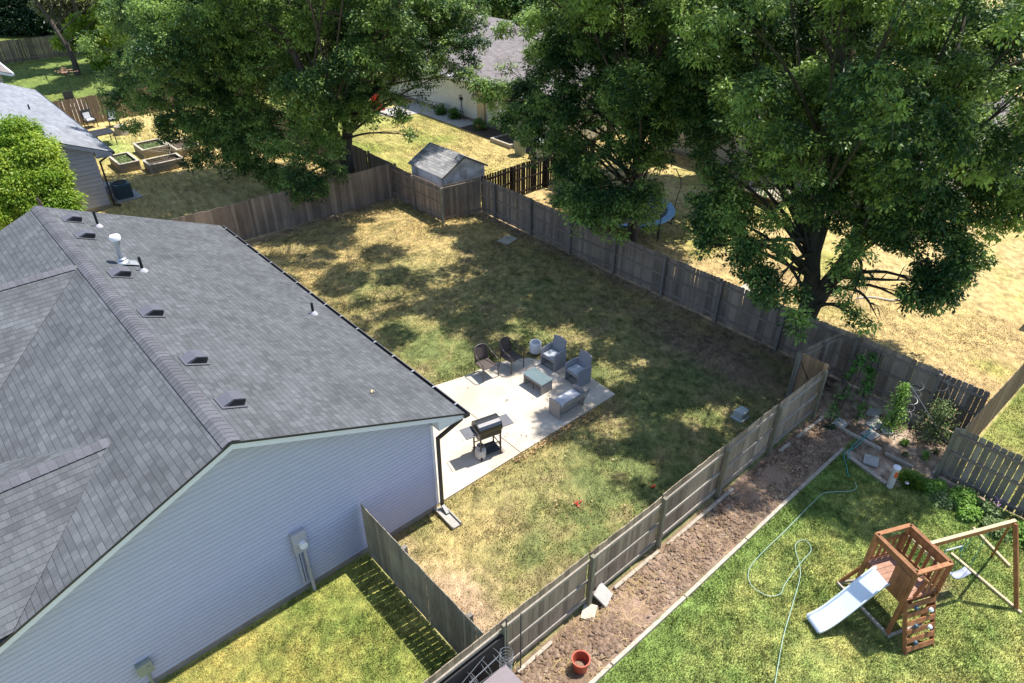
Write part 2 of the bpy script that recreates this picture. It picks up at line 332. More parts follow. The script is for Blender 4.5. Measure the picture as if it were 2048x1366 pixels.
def lawn(x, y):
    x = np.asarray(x, float); y = np.asarray(y, float)
    n1 = fbm(x, y, 3.2, 1); n2 = fbm(x, y, .8, 11); n3 = fbm(x, y, .22, 21, 3); n4 = fbm(x, y, .09, 33, 2)
    wob = (fbm(x, y, .9, 31)-.5)*.5
    def mix(a, b, t): return a[None]*(1-t[:, None])+b[None]*t[:, None] if a.ndim == 1 else a*(1-t[:, None])+b*t[:, None]
    # main back yard
    dry = .34+.4*sm(17, 24, y)+.36*sm(12.5, 16, x)*sm(8, 11, y)+.45*sm(11.5, 8.5, x)*sm(11.5, 13, y)+.3*sm(17.5, 19.5, x)
    dry = dry-.28*sm(11.5, 8.5, y)*sm(5.5, 8, x)
    dry = dry+(n1-.5)*(1.0+.7*sm(9, 13, y))+(n2-.5)*.8+(n3-.5)*.5
    c = mix(GREEN, DRY, np.clip(dry, 0, 1)); c = mix(c, YEL*.8, np.clip((n2-.42)*2.2, 0, .55))
    # foreground of main yard near side fence: a little drier
    k = np.exp(-((x-5.6)**2/.8+(y-8.1)**2/3.2)); c = mix(c, BARE, np.clip(k*1.5+(n3-.5)-.3, 0, 1)*(k > .2))
    k = np.exp(-((x-14.0)**2/.25+(y-1.25)**2/.08)); c0_ = k
    k = np.exp(-((x-7.0)**2/2.2+(y-9.6)**2/1.0)); c = mix(c, DRY, np.clip(k*.8, 0, 1))
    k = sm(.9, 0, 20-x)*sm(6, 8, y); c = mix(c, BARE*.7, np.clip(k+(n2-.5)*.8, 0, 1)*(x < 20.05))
    k = sm(1.2, 0, 29.2-y); c = mix(c, BARE*.75, np.clip(k+(n2-.5)*.6, 0, 1)*(y < 29.3))
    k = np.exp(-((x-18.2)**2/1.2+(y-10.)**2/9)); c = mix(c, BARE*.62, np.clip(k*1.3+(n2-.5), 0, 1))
    # behind the back fence: dry
    m = (x > 20.02) & (y < 25) & (y > 2.5)
    t = np.clip((n1-.5)*1.6+(n2-.5)*.9+.5+.35*sm(24, 29, x), 0, 1)
    z = mix(TAN, DRY*1.05, t); z = mix(z, YEL*1.05, np.clip((fbm(x, y, 2.2, 77)-.52)*3.2, 0, .7)*sm(21.5, 25, x)); c[m] = z[m]
    m = (x > 17.95) & (y >= 25) & (y < 60)
    t = np.clip(.25+(x-18)/14+(n1-.5)*1.2-.4*sm(30, 40, y), 0, 1); z = mix(YEL*1.0, DRY*1.1, t); z = mix(z, BRITE*1.2, np.clip(.5-t, 0, .5)); c[m] = z[m]
    m = (x <= 17.95) & (y >= 29.2) & (y < 52.6)
    t = np.clip(.85+(n1-.5)*1.4, 0, 1); z = mix(YEL, DRY*1.12, t); z = mix(z, LUSH*1.4, np.exp(-((x-9.6)**2/2+(y-47)**2/6))*.8); c[m] = z[m]
    m = (y >= 52.6); t = np.clip(.2+(n1-.5)*1.5, 0, 1); z = mix(LUSH*.75, YEL*.6, t); c[m] = z[m]  # far lawn colours lowered to stand in for deep tree shade
    # side yard
    m = (x < 4.86) & (y < 10.9) & (y > 6.1)
    t = np.clip(.45+(n1-.5)*1.1+(n2-.5)*.9+(n3-.5)*.7, 0, 1); z = mix(BRITE*1.0, np.array((.36,.30,.09)), t); c[m] = z[m]
    # right neighbour lawn
    m = (y < 4.85) & (x < 18)
    t = np.clip(.40+(fbm(x, y, 1.6, 51)-.5)*1.2+(n2-.5)*1.0+(n3-.5)*.8-.9*sm(.8, 0, 4.8-y), 0, 1)
    z = mix(LUSH, np.array((.38,.36,.12)), t); z = mix(z, BARE, np.clip(c0_*1.1, 0, .8)); c[m] = z[m]
    m = (y < 2.5) & (x >= 18); t = np.clip(.5+(n1-.5)*1.6+(n2-.5)*.8, 0, 1); z = mix(BRITE*.95, np.array((.36,.30,.11)), t); c[m] = z[m]
    m = inpoly(x, y, GARDEN); z = mix(MULCH, np.array((.42,.32,.24)), np.clip((n2-.5)*2+(n3-.5)*1.6+.45, 0, 1)); c[m] = z[m]
    m = (y >= 4.85) & (y < 6.12) & (x < 17.75); z = mix(MULCH, np.array((.34,.23,.165)), np.clip((n2-.5)*2+(n3-.5)+.5, 0, 1)); c[m] = z[m]
    g_ = ~((y >= 4.85) & (y < 6.12) & (x < 17.75))
    c = c*(1+g_*(n4-.5)*1.0+g_*(n3-.5)*.9)[:, None]
    return np.clip(c, .01, .9)
def npmesh(name, V, Fc, mat, nper, parent=None, attr=None, col=None, smooth=False, **tg):
    me = bpy.data.meshes.new(name); n = len(Fc)
    me.vertices.add(len(V)); me.vertices.foreach_set('co', np.ascontiguousarray(V, np.float32).ravel())
    me.loops.add(n*nper); me.loops.foreach_set('vertex_index', np.ascontiguousarray(Fc, np.int32).ravel())
    me.polygons.add(n); me.polygons.foreach_set('loop_start', np.arange(0, n*nper, nper, dtype=np.int32))
    try: me.polygons.foreach_set('loop_total', np.full(n, nper, np.int32))
    except Exception: pass
    me.update(calc_edges=True)
    if attr is not None:
        a = me.attributes.new('tint', 'FLOAT', 'FACE'); a.data.foreach_set('value', np.ascontiguousarray(attr, np.float32))
    if col is not None:
        a = me.attributes.new('gcol', 'FLOAT_COLOR', 'POINT'); cc = np.ones((len(V), 4), np.float32); cc[:, :3] = col; a.data.foreach_set('color', cc.ravel())
    me.materials.append(mat)
    if smooth: me.shade_smooth()
    o = bpy.data.objects.new(name, me); COL.objects.link(o)
    if parent is not None: o.parent = parent
    return tag(o, **tg)

xs = np.concatenate([[-900,-400,-150,-60,-25,-10], np.arange(-2, 37, .1), np.arange(37, 60, .5), [70,90,130,200,400,900]])
ys = np.concatenate([[-900,-400,-150,-60,-25,-10], np.arange(-3, 31, .1), np.arange(31, 96, .4), [100,150,250,500,900]])
GX, GY = np.meshgrid(xs, ys, indexing='ij'); gx = GX.ravel(); gy = GY.ravel()
gz = (fbm(gx, gy, 1.5, 91)-.5)*.03
bed = ((gy > 4.9) & (gy < 6.0) & (gx < 17.6))
gz = np.where(bed, .03+(fbm(gx, gy, .45, 61, 4)-.42)*.34, gz)
gz = np.where((gx < 14.3) & (gx > 6.5) & (gy > 10.5) & (gy < 15.2), -.04, gz)
nx, ny = len(xs), len(ys)
I = np.arange(nx*ny).reshape(nx, ny)
Fq = np.stack([I[:-1,:-1], I[1:,:-1], I[1:,1:], I[:-1,1:]], -1).reshape(-1, 4)
gcol = lawn(gx, gy)
npmesh('ground', np.stack([gx, gy, gz], 1), Fq, M['ground'], 4, col=gcol, smooth=True, kind='structure')

# grass blades (stuff)
def blades(name, x0, x1, y0, y1, n, h, keep, wd=.008):
    x = rng.uniform(x0, x1, n); y = rng.uniform(y0, y1, n); k = keep(x, y); x = x[k]; y = y[k]; n = len(x)
    c = lawn(x, y)*rng.uniform(.5, 1.6, (n, 1))
    c[:, 0] *= rng.uniform(.85, 1.2, n); c = c*.98
    a = rng.uniform(0, 2*np.pi, n); hh = h*rng.uniform(.5, 1.3, n)*(.6+.8*fbm(x, y, .5, 41)); ln = hh*rng.uniform(.1, .9, n)
    b = rng.uniform(0, 2*np.pi, n); ww = wd*rng.uniform(.7, 1.6, n)
    z = np.zeros(n)-.012
    V = np.empty((n, 3, 3)); dx, dy = np.cos(a)*ww, np.sin(a)*ww
    V[:, 0] = np.stack([x-dx, y-dy, z], 1); V[:, 1] = np.stack([x+dx, y+dy, z], 1); V[:, 2] = np.stack([x+np.cos(b)*ln, y+np.sin(b)*ln, z+hh], 1)
    npmesh(name, V.reshape(-1, 3), np.arange(3*n).reshape(-1, 3), M['grass'], 3, col=np.repeat(c, 3, 0), kind='stuff')
PAT = [(7.0,10.8),(13.99,10.8),(14.05,12.9),(12.9,14.75),(10.2,14.75),(8.0,14.9),(7.0,14.9)]
blades('lawn_grass', 4.95, 19.9, 6.35, 29, 420000, .05,
       lambda x, y: ~inpoly(x, y, [(6.9,10.8)]+PAT[1:]) & ~((x < 7.0) & (y > 10.7)) & ~((x > 17.9) & (y > 25)), .010)
blades('clover_lawn', -.5, 4.75, 6.3, 10.65, 75000, .05, lambda x, y: x > -9)
blades('lush_lawn', 5.5, 17.9, -2.5, 4.78, 300000, .06, lambda x, y: ~inpoly(x, y, GARDEN), .008)
blades('dry_yard_grass', 20.1, 28, 2.6, 24, 120000, .035, lambda x, y: y < 24.6, .014)
blades('side_yard_grass', 18.1, 30, -3, 2.4, 60000, .045, lambda x, y: x > 0, .012)
blades('shed_yard_grass', 18.1, 28, 28.3, 40, 60000, .04, lambda x, y: x > 0, .018)
blades('planter_yard_grass', 7.0, 17.8, 29.6, 50, 90000, .04, lambda x, y: x > 0, .018)
tuft = lambda cx, cy, r: (lambda x, y: (x-cx)**2+(y-cy)**2 < r*r)

# ------------------------------------------------------------------ fallen leaves
def litter(name, n, pick, cols, z=.03, s=(.02,.045)):
    r = np.random.default_rng(17); P = pick(r, n); n = len(P); a = r.uniform(0, 6.283, n); l = r.uniform(*s, n)
    V = np.empty((n, 4, 3))
    for j in range(4):
        q = a+j*1.5708; rr2 = l*(1 if j % 2 == 0 else .55); V[:, j] = np.stack([P[:,0]+np.cos(q)*rr2, P[:,1]+np.sin(q)*rr2, P[:,2]+z+r.uniform(0,.018,n)], 1)
    c = np.array(cols)[r.integers(0, len(cols), n)]*r.uniform(.7,1.3,(n,1))
    npmesh(name, V.reshape(-1,3), np.arange(4*n).reshape(-1,4), M['grass'], 4, col=np.repeat(c, 4, 0), kind='stuff')
def pk(r, n):
    A_ = np.stack([r.uniform(9.6, 13.5, n//3), 10.72+np.abs(r.normal(0,.10,n//3))*np.where(r.random(n//3) < .7,-1,.6), np.zeros(n//3)], 1); A_ = A_[np.abs(A_[:,0]-11) < r.uniform(.2,2.4,len(A_))]
    B_ = np.stack([r.uniform(9, 19.8, n), r.uniform(7, 28, n), np.full(n, .02)], 1)
    C_ = np.stack([r.uniform(14.5, 19.5, n//4), r.uniform(5, 7, n//4), np.full(n//4, .03)], 1)
    return np.concatenate([A_, B_[:n//2], C_])
litter('fallen_leaves', 1500, pk, [(.30,.16,.07),(.38,.26,.12),(.22,.12,.06),(.42,.33,.18)])
# ------------------------------------------------------------------ patio
pb = MB()
def slab(poly, z0=-.08, z1=.025): pb.prism([(a, b, z0) for a, b in poly], (0, 0, z1-z0), .5)
slab([(6.98,10.82),(9.955,10.82),(10.0,15.0),(6.98,15.0)])
slab([(9.975,10.82),(13.99,10.82),(14.06,12.0),(13.95,13.0),(13.3,14.1),(12.3,14.62),(11.0,14.72),(10.02,14.95)])
pb.build('patio', M['concrete'], bevel=.008, kind='structure')

# ------------------------------------------------------------------ houses
def quadUV(mb, P, ux, uy, o):
    uv = []
    for p in P:
        d = Vector(p)-Vector(o); uv.append((d.dot(Vector(ux)), d.dot(Vector(uy))))
    mb.add(P, [tuple(range(len(P)))], .5, [uv])
def roofplane(name, mat, P, along, root, th=.03):
    """thick slab of shingles; P: polygon (top), along: unit vector along the courses"""
    mb = MB(); P = [Vector(p) for p in P]
    n = (P[1]-P[0]).cross(P[2]-P[0]).normalized()
    if n.z < 0: P.reverse(); n = -n
    al = Vector(along).normalized(); up = n.cross(al).normalized()
    if up.z < 0: up = -up
    quadUV(mb, P, al, up, (0, 0, 0))
    Q = [p-n*th for p in P]; k = len(P)
    mb.add(P+Q, [tuple(range(2*k-1, k-1, -1))]+[(i, k+i, k+(i+1) % k, (i+1) % k) for i in range(k)], .5)
    return mb.build(name, mat, root)
def laps(mb, ax, p0, u, zlo, zhi, lap, outline, out, dep=.018, painted_shade=None):
    """lap siding strips. outline(z)->(s0,s1) extent along u at height z"""
    z = zlo; p0 = Vector(p0); u = Vector(u); out = Vector(out)
    while z < zhi-1e-6:
        z1 = min(z+lap, zhi); a0, a1 = outline(z); b0, b1 = outline(z1)
        if a1-a0 < .02: break
        if b1 < b0: b0 = b1 = (b0+b1)/2
        gz_ = Vector((0,0,.014)); A, B = p0+u*a0+Vector((0,0,z))+gz_+out*dep, p0+u*a1+Vector((0,0,z))+gz_+out*dep
        C_, D = p0+u*b1+Vector((0,0,z1)), p0+u*b0+Vector((0,0,z1))
        A2, B2 = A-out*(dep+.012), B-out*(dep+.012)
        mb.add([A, B, C_, D, A2, B2, A2-gz_, B2-gz_], [(0,1,2,3), (4,5,1,0), (6,7,5,4)])
        if painted_shade is not None: e_ = out*.0015; painted_shade.add([A+e_, B+e_, B+e_+gz_*.75, A+e_+gz_*.75], [(0,1,2,3)], .5)  # thin strip at the butt edge, shade put into its colour
        z = z1
sl_m = 2.19/5.18
def gable_house(root, xr, xe, ye, y0, y1, ze, zr, wx0, wx1, wy0, wy1, msh, msd, lap, west_low, ridge_cap=True, trimmat='white_trim'):
    m = (zr-ze)/(xe-xr)
    roofplane('roof', msh, [(xr,y0,zr),(xe,y0,ze),(xe,y1,ze),(xr,y1,zr)], (0,1,0), root)
    zw = zr-m*(xr-west_low)
    roofplane('roof', msh, [(xr,y0,zr),(west_low,y0,zw),(west_low,y1,zw),(xr,y1,zr)], (0,1,0), root)
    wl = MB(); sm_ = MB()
    def outl(z):
        zz = min(z+.16, zr-.01)
        l = max(wx0, xr-(zr-zz)/m); r = min(wx1, xr+(zr-zz)/m)
        return l, r
    laps(wl, 0, (0, wy0, 0), (1,0,0), .18, zr-.2, lap, outl, (0,-1,0), painted_shade=sm_)
    laps(wl, 0, (wx1, 0, 0), (0,1,0), .18, ze-.02, lap, lambda z: (wy0, wy1), (1,0,0))
    laps(wl, 0, (0, wy1, 0), (1,0,0), .18, zr-.2, lap, outl, (0,1,0))
    w_o = wl.build('wall', msd, root); sm_.build('painted_lap_shade', M['painted_shade'], w_o)
    fd = MB(); fd.b3(wx0, wx1-.01, wy0+.01, wy1-.01, -.3, .2); fd.build('foundation', M['foundation'], root)
    return m

house = thing('grey_roof_house', 'pale blue vinyl sided house with charcoal shingle roof in the left foreground', 'house', (2.5,10.7,0))
mm = gable_house(house, 2.5, 7.72, 0, 10.33, 24.62, 2.99, 5.19, -6.2, 6.95, 10.7, 24.3, M['shingle'], M['siding'], .115, -7.0)
# cross gables on the west slope
for (Y, xst, zr, xo) in ((19.62, 2.45, 5.165, -9.0), (12.75, .99, 4.54, -9.0)):
    dz = 5.5 if Y > 15 else 2.2
    dn = Vector((0,-1,-mm)).normalized()
    wv = (zr-.4)/mm if Y > 15 else 2.425
    zb = zr-mm*wv
    def wx(z): return 2.5-(5.19-z)/mm
    P = [(xst,Y,zr),(wx(zb)-.02,Y-wv,zb),(xo,Y-wv,zb),(xo,Y,zr)]
    roofplane('cross_gable_roof', M['shingle'], [(a,b,c+.012) for a,b,c in P], (1,0,0), house)
    P = [(xst,Y,zr),(wx(zb)-.02,Y+wv,zb),(xo,Y+wv,zb),(xo,Y,zr)]
    roofplane('cross_gable_roof', M['shingle'], [(a,b,c+.012) for a,b,c in P], (1,0,0), house)
def caps(mb, a, b, wv, m, ex=.14):
    a, b = Vector(a), Vector(b); d = (b-a); L = d.length; d.normalize(); s = Vector((d.y, -d.x, 0)).normalized(); k = 0
    t = 0
    while t < L:
        t1 = min(t+ex*1.35, L); o0 = .022; o1 = .010
        P = []
        for tt, oz in ((t, o0), (t1, o1)):
            c = a+d*tt
            P += [c+s*wv+Vector((0,0,oz-m*wv)), c+s*wv*.22+Vector((0,0,oz-m*wv*.22+.012)), c-s*wv*.22+Vector((0,0,oz-m*wv*.22+.012)), c-s*wv+Vector((0,0,oz-m*wv))]
        lo = [p-Vector((0,0,.02)) for p in P[:4]]
        mb.add(P+lo, [(0,1,5,4),(1,2,6,5),(2,3,7,6),(0,8,9,1),(1,9,10,2),(2,10,11,3)], random.uniform(.15,.85))
        t += ex; k += 1
cm = MB(); caps(cm, (2.5,10.33,5.20), (2.5,24.62,5.20), .17, mm); cm.build('ridge_cap', M['cap'], house)
cm = MB(); caps(cm, (-7,19.62,5.19), (2.28,19.62,5.19), .16, mm, .15); cm.build('ridge_cap', M['cap'], house)
cm = MB(); caps(cm, (-7,12.75,4.565), (.97,12.75,4.565), .16, mm, .15); cm.build('ridge_cap', M['cap'], house)
# rake boards, soffit, fascia
rk = MB()
for sx in (1, -1):
    x1 = 7.70 if sx > 0 else -7.0; z1 = 5.19-mm*abs(x1-2.5)
    dd = .045; P = [(2.5,10.345,5.155),(x1,10.345,z1-.035),(x1,10.345,z1-.175),(2.5,10.345,5.01)]
    rk.prism(P, (0,.02,0), .5)
rk.build('rake_board', M['white_trim'], house)
de = MB()
for sx in (1, -1):
    x1 = 7.74 if sx > 0 else -7.0; z1 = 5.19-mm*abs(x1-2.5)
    de.prism([(2.5,10.315,5.195),(x1,10.315,z1+.005),(x1,10.315,z1-.04),(2.5,10.315,5.15)], (0,.014,0), .5)
de.build('drip_edge', M['black_metal'], house)
sf = MB()
for sx in (1, -1):
    x1 = 7.70 if sx > 0 else -7.0; z1 = 5.19-mm*abs(x1-2.5)
    sf.prism([(2.5,10.37,5.10),(x1,10.37,z1-.09),(x1,10.37,z1-.105),(2.5,10.37,5.085)], (0,.34,0), .5)
sf.prism([(6.97,10.36,2.86),(7.64,10.36,2.86),(7.64,10.36,2.875),(6.97,10.36,2.875)], (0,14.2,0), .5)
sf.prism([(6.97,10.366,2.84),(7.66,10.366,2.84),(7.66,10.366,2.98),(6.97,10.366,3.24)], (0,.32,0), .5)
sf.build('soffit', M['soffit'], house)
ct = MB(); ct.b3(6.93,7.0,10.665,10.74,.18,2.84); ct.build('corner_trim', M['white_trim'], house)
# gutter with hangers
g = MB()
gp = [(7.68,2.98),(7.68,2.87),(7.80,2.87),(7.83,2.97),(7.815,2.97),(7.79,2.885),(7.695,2.885),(7.695,2.98)]
g.prism([(a,10.30,b) for a,b in gp], (0,14.3,0), .5); g.b3(7.68,7.83,10.29,10.30,2.87,2.97); 
gut = g.build('gutter', M['black_metal'], house)
hg = MB()
for k in range(16): hg.b3(7.74,7.83,10.75+k*.9,10.79+k*.9,2.974,2.985)
hg.build('hanger', M['galv'], gut)
fl = MB(); fl.b3(7.815,7.835,10.31,24.6,2.958,2.972); fl.build('gutter_lip', M['dark_plastic'], gut)
d = MB(); W = .085
for a, b in (((7.70,10.45,2.86),(7.68,10.47,2.72)),((7.68,10.47,2.74),(7.07,10.60,2.40)),((7.07,10.60,2.43),(7.05,10.60,.16)),((7.05,10.60,.18),(7.02,10.34,.07))): d.beam(a, b, W, .065)
ds = d.build('downspout', M['black_metal'], house)
# roof vents
def rz(x): return 5.19-mm*(x-2.5)
slopeM = Matrix.Rotation(math.atan(mm), 3, 'Y')
for (x, y) in ((3.13,23.45),(3.08,21.88),(3.1,18.81),(3.03,16.21),(3.05,13.63),(3.04,11.72)):
    v = MB()
    # local: +x down slope, base plate
    v.box((0,0,.012),(.52,.46,.012),None,.5)
    P = [(-.23,-.17,.015),(-.04,-.17,.175),(.19,-.17,.175),(.215,-.17,.15),(.215,-.17,.05),(.19,-.17,.03),(-.1,-.17,.015)]
    v.prism(P, (0,.34,0), .5)
    v.xf(slopeM); v.v = [(a+x,b+y,c+rz(x)+.01) for a,b,c in v.v]
    vo = v.build('roof_vent', M['dark_plastic'], house, bevel=.004)
    lv = MB()
    lv.prism([(-.13,-.180,.03),(-.02,-.180,.15),(.18,-.180,.155),(.20,-.180,.135),(.20,-.180,.055),(.18,-.180,.04)], (0,.009,0), .5)
    for k in range(12): lv.box((.217, -.15+k*.027, .09), (.008,.012,.08), None, .5)
    lv.xf(slopeM); lv.v = [(a+x,b+y,c+rz(x)+.01) for a,b,c in lv.v]
    lv.build('louvre', M['black_matte'], vo)
for (x, y, h) in ((3.69,23.06,.5),(3.74,19.22,.42),(7.05,16.35,.36)):
    v = MB(); v.tube([(x,y,rz(x)-.03),(x,y,rz(x)+h)], .038, 10); vo = v.build('vent_pipe', M['black_matte'], house, smooth=40)
    f = MB(); f.lathe((x,y,rz(x)+.0), [(.13,-.02),(.10,.03),(.045,.09)], 16); f.build('flashing', M['meter_grey'], vo, smooth=40)
x, y = 3.44, 19.75
v = MB(); v.tube([(x,y,rz(x)-.03),(x,y,rz(x)+.72)], .075, 16); vo = v.build('flue_pipe', M['galv'], house, smooth=40)
f = MB(); f.lathe((x,y,rz(x)+.70), [(.06,0),(.135,.01),(.14,.10),(.12,.13),(0.01,.145)], 20); f.build('flue_cap', M['white_metal'], vo, smooth=40)
f = MB(); f.lathe((x,y,rz(x)+.05), [(.17,-.03),(.15,.02),(.08,.07),(.11,.10),(.08,.13)], 20); f.box((0.07,-.02,-.02),(.42,.36,.01),slopeM,.5); 
f.v = [tuple(Vector(p)) if abs(p[0]) > 1 else (p[0]+x+.08,p[1]+y,p[2]+rz(x+.08)+.04) for p in f.v]
f.build('flashing', M['galv'], vo, smooth=30)
# meter
mt = MB(); mt.b3(3.17,3.49,10.56,10.69,1.36,1.97,.5); mo = mt.build('meter_box', M['meter_grey'], house, bevel=.012)
k = MB(); k.tube([(3.36,10.57,1.62),(3.36,10.47,1.62)], .085, 20); k.build('meter_dial', M['white_metal'], mo, smooth=40)
k = MB(); k.tube([(3.40,10.62,1.37),(3.40,10.62,.7),(3.40,10.62,.64),(3.40,10.58,-.05)], .042, 12); k.tube([(3.40,10.62,.74),(3.40,10.62,.62)], .055, 12); k.build('conduit', M['meter_grey'], mo, smooth=40)
k = MB(); k.b3(3.19,3.25,10.62,10.685,.35,1.36); k.b3(3.28,3.31,10.64,10.685,.3,1.36); k.build('cable_cover', M['siding_n'], mo)
bx = MB(); bx.b3(-.28,.0,10.57,10.69,.56,.86); bo = bx.build('junction_box', M['box_green'], house, bevel=.01)
k = MB(); k.tube([(-.13,10.63,.56),(-.13,10.63,-.05)], .025, 8); k.tube([(-.08,10.565,.74),(-.08,10.555,.74)],.03,12); k.build('conduit', M['box_green'], bo)
sb = MB(); sbM = rotz(R(4))
for c_, d_ in (((0,0,.035),(.27,.85,.03)),((-.125,0,.07),(.03,.85,.08)),((.125,0,.07),(.03,.85,.08))): sb.box(c_, d_)
sb.xf(Matrix.Rotation(R(-1.5),3,'X')); sb.xf(rotz(R(-3))); sb.v = [(a+6.97,b+10.28,c) for a,b,c in sb.v]
sb.build('splash_block', M['concrete_pale'], label='pale concrete splash block on the grass under the black downspout', cat='splash block')
lf = MB(); lf.tube([(6.03,11.6,rz(6.03)+.03),(6.07,11.66,rz(6.07)+.06),(6.13,11.64,rz(6.13)+.035)], [.02,.035,.012], 6)
lf.build('dry_leaf', M['pine'], label='curled pale dry leaf lying on the charcoal roof slope', cat='leaf')

# neighbour house, top left
nh = thing('lavender_house', 'lavender grey house with pale shingle roof beside the raised planters', 'house', (2.4,37.1,0))
gable_house(nh, 2.35, 7.55, 0, 36.85, 52.2, 2.7, 4.9, -4, 6.78, 37.15, 51.9, M['shingle_far'], M['siding_n'], .2, -5)
k = MB()
for sx in (1,):
    P = [(2.35,36.865,4.87),(7.52,36.865,2.67),(7.52,36.865,2.5),(2.35,36.865,4.7)]; k.prism(P, (0,.02,0))
P = [(2.35,36.865,4.87),(-5,36.865,1.76),(-5,36.865,1.6),(2.35,36.865,4.7)]; k.prism(P, (0,.02,0))
k.b3(6.8,7.5,36.9,52,2.56,2.58); k.prism([(6.8,36.9,2.5),(7.5,36.9,2.5),(7.5,36.9,2.66),(6.8,36.9,2.9)], (0,.25,0)); k.build('fascia', M['siding_n'], nh)
k = MB(); k.b3(7.5,7.62,36.85,52.2,2.58,2.70); k.build('gutter', M['black_metal'], nh)
k = MB()
for a, b in (((7.5,37.0,2.6),(6.95,37.1,2.3)),((6.92,37.1,2.32),(6.92,37.1,.1)),((6.92,37.1,.12),(7.2,37.0,.06))): k.beam(a, b, .09, .07)
k.build('downspout', M['black_metal'], nh)
k = MB(); k.tube([(5.9,44.5,3.3),(5.9,44.5,3.65)], .04, 8); k.build('vent_pipe', M['black_matte'], nh)
cm = MB(); caps(cm, (2.35,36.85,4.91), (2.35,52.2,4.91), .17, .42, .3); cm.build('ridge_cap', M['cap'], nh)

fh = thing('brown_eave_house', 'far house whose brown roof corner shows at the left edge above the pale roof', 'house', (2,58,0))
gable_house(fh, 1.5, 7.4, 0, 57.4, 70, 2.8, 4.9, -4, 6.8, 57.8, 69.5, M['shingle_brown'], M['siding_t'], .2, -4)
k = MB(); k.prism([(1.5,57.41,4.86),(7.38,57.41,2.76),(7.38,57.41,2.6),(1.5,57.41,4.7)], (0,.02,0)); k.b3(7.38,7.5,57.4,70,2.66,2.8); k.build('fascia', M['white_trim'], fh)

# cream house behind (eave towards camera: ridge along y)
def side_house(root, xw, xe, xr, y0, y1, ze, zr, msh, msd, lap=.2):
    m = (zr-ze)/(xr-xe)
    roofplane('roof', msh, [(xe,y0-.4,ze),(xr,y0-.4,zr),(xr,y1+.4,zr),(xe,y1+.4,ze)], (0,1,0), root)
    roofplane('roof', msh, [(2*xr-xe,y0-.4,ze),(xr,y0-.4,zr),(xr,y1+.4,zr),(2*xr-xe,y1+.4,ze)], (0,1,0), root)
    wl = MB(); x2 = 2*xr-xw
    laps(wl, 0, (xw,0,0), (0,1,0), .2, ze+.1, lap, lambda z: (y0, y1), (-1,0,0))
    def outl(z):
        zz = min(z+.05, zr-.01); return max(xw, xr-(zr-zz)/m), min(x2, xr+(zr-zz)/m)
    laps(wl, 0, (0,y0,0), (1,0,0), .2, zr-.1, lap, outl, (0,-1,0))
    wl.build('wall', msd, root)
    k = MB(); k.b3(xw+.02,x2,y0+.02,y1-.02,-.2,.22); k.build('foundation', M['foundation'], root)
    k = MB(); k.b3(xe-.1,xe,y0-.4,y1+.4,ze-.1,ze); k.build('gutter', M['white_trim'], root)
    k = MB(); k.b3(xe,xw,y0,y1,ze-.1,ze-.08); k.build('soffit', M['white_trim'], root)
ch = thing('cream_house', 'cream sided house with brown grey roof behind the small shed', 'house', (29,36,0))
side_house(ch, 29.1, 28.55, 35.3, 28.5, 47, 2.75, 5.1, M['shingle_brown'], M['siding_c'])
k = MB(); k.b3(28.95,29.07,35.2,35.9,.2,2.2); k.build('corner_trim', M['pine'], ch)
k = MB(); k.b3(29.03,29.07,31.0,32.4,1.0,2.1); wn = k.build('window', M['black_metal'], ch)
k = MB(); k.b3(28.99,29.03,30.95,32.45,.95,1.02); k.b3(28.99,29.03,30.95,32.45,2.08,2.15); k.b3(28.99,29.03,31.66,31.74,1,2.1); k.build('frame', M['white_trim'], wn)
th = thing('tan_house', 'tan house with a deck seen through the crown of the large maple', 'house', (34,15,0))
side_house(th, 34.0, 33.4, 39.5, 9.5, 24.5, 2.8, 5.1, M['shingle_brown'], M['siding_t'])
k = MB(); k.b3(33.95,33.99,16.0,18.0,.3,2.3); k.build('patio_door', M['black_metal'], th)
# ------------------------------------------------------------------ shed
sh = thing('garden_shed', 'small grey shed with patchy shingle roof behind the fence corner', 'shed', (19.7,26.8,0))
x0, x1, y0, y1, ze, zr = 18.45, 21.0, 25.62, 28.1, 1.95, 2.62; xr = (x0+x1)/2
roofplane('roof', M['shingle_shed'], [(x0-.12,y0-.15,ze-.07),(xr,y0-.15,zr),(xr,y1+.15,zr),(x0-.12,y1+.15,ze-.07)], (0,1,0), sh)
roofplane('roof', M['shingle_shed'], [(x1+.12,y0-.15,ze-.07),(xr,y0-.15,zr),(xr,y1+.15,zr),(x1+.12,y1+.15,ze-.07)], (0,1,0), sh)
k = MB(); k.prism([(x0,y0,0),(x1,y0,0),(x1,y0,ze-.03),(xr,y0,zr-.05),(x0,y0,ze-.03)], (0,y1-y0,0), .5); k.build('wall', M['shed_wall'], sh)
k = MB(); n = 16
for i in range(n): k.b3(x0+.05+i*(x1-x0-.1)/n, x0+.05+i*(x1-x0-.1)/n+.012, y0-.006, y0-.001, .05, ze-.1)
k.b3(x0-.015,x0+.05,y0-.015,y0+.04,0,ze-.05); k.b3(x1-.05,x1+.015,y0-.015,y0+.04,0,ze-.05); k.build('batten', M['shed_wall'], sh)
k = MB(); k.prism([(x0-.12,y0-.16,ze-.10),(xr,y0-.16,zr-.03),(x1+.12,y0-.16,ze-.10),(x1+.12,y0-.16,ze-.17),(xr,y0-.16,zr-.10),(x0-.12,y0-.16,ze-.17)], (0,.02,0)); k.build('rake_board', M['fence_grey'], sh)
k = MB(); k.b3(xr-.2,xr+.2,y0-.02,y0-.001,1.55,1.9)
k.build('gable_vent', M['meter_grey'], sh)

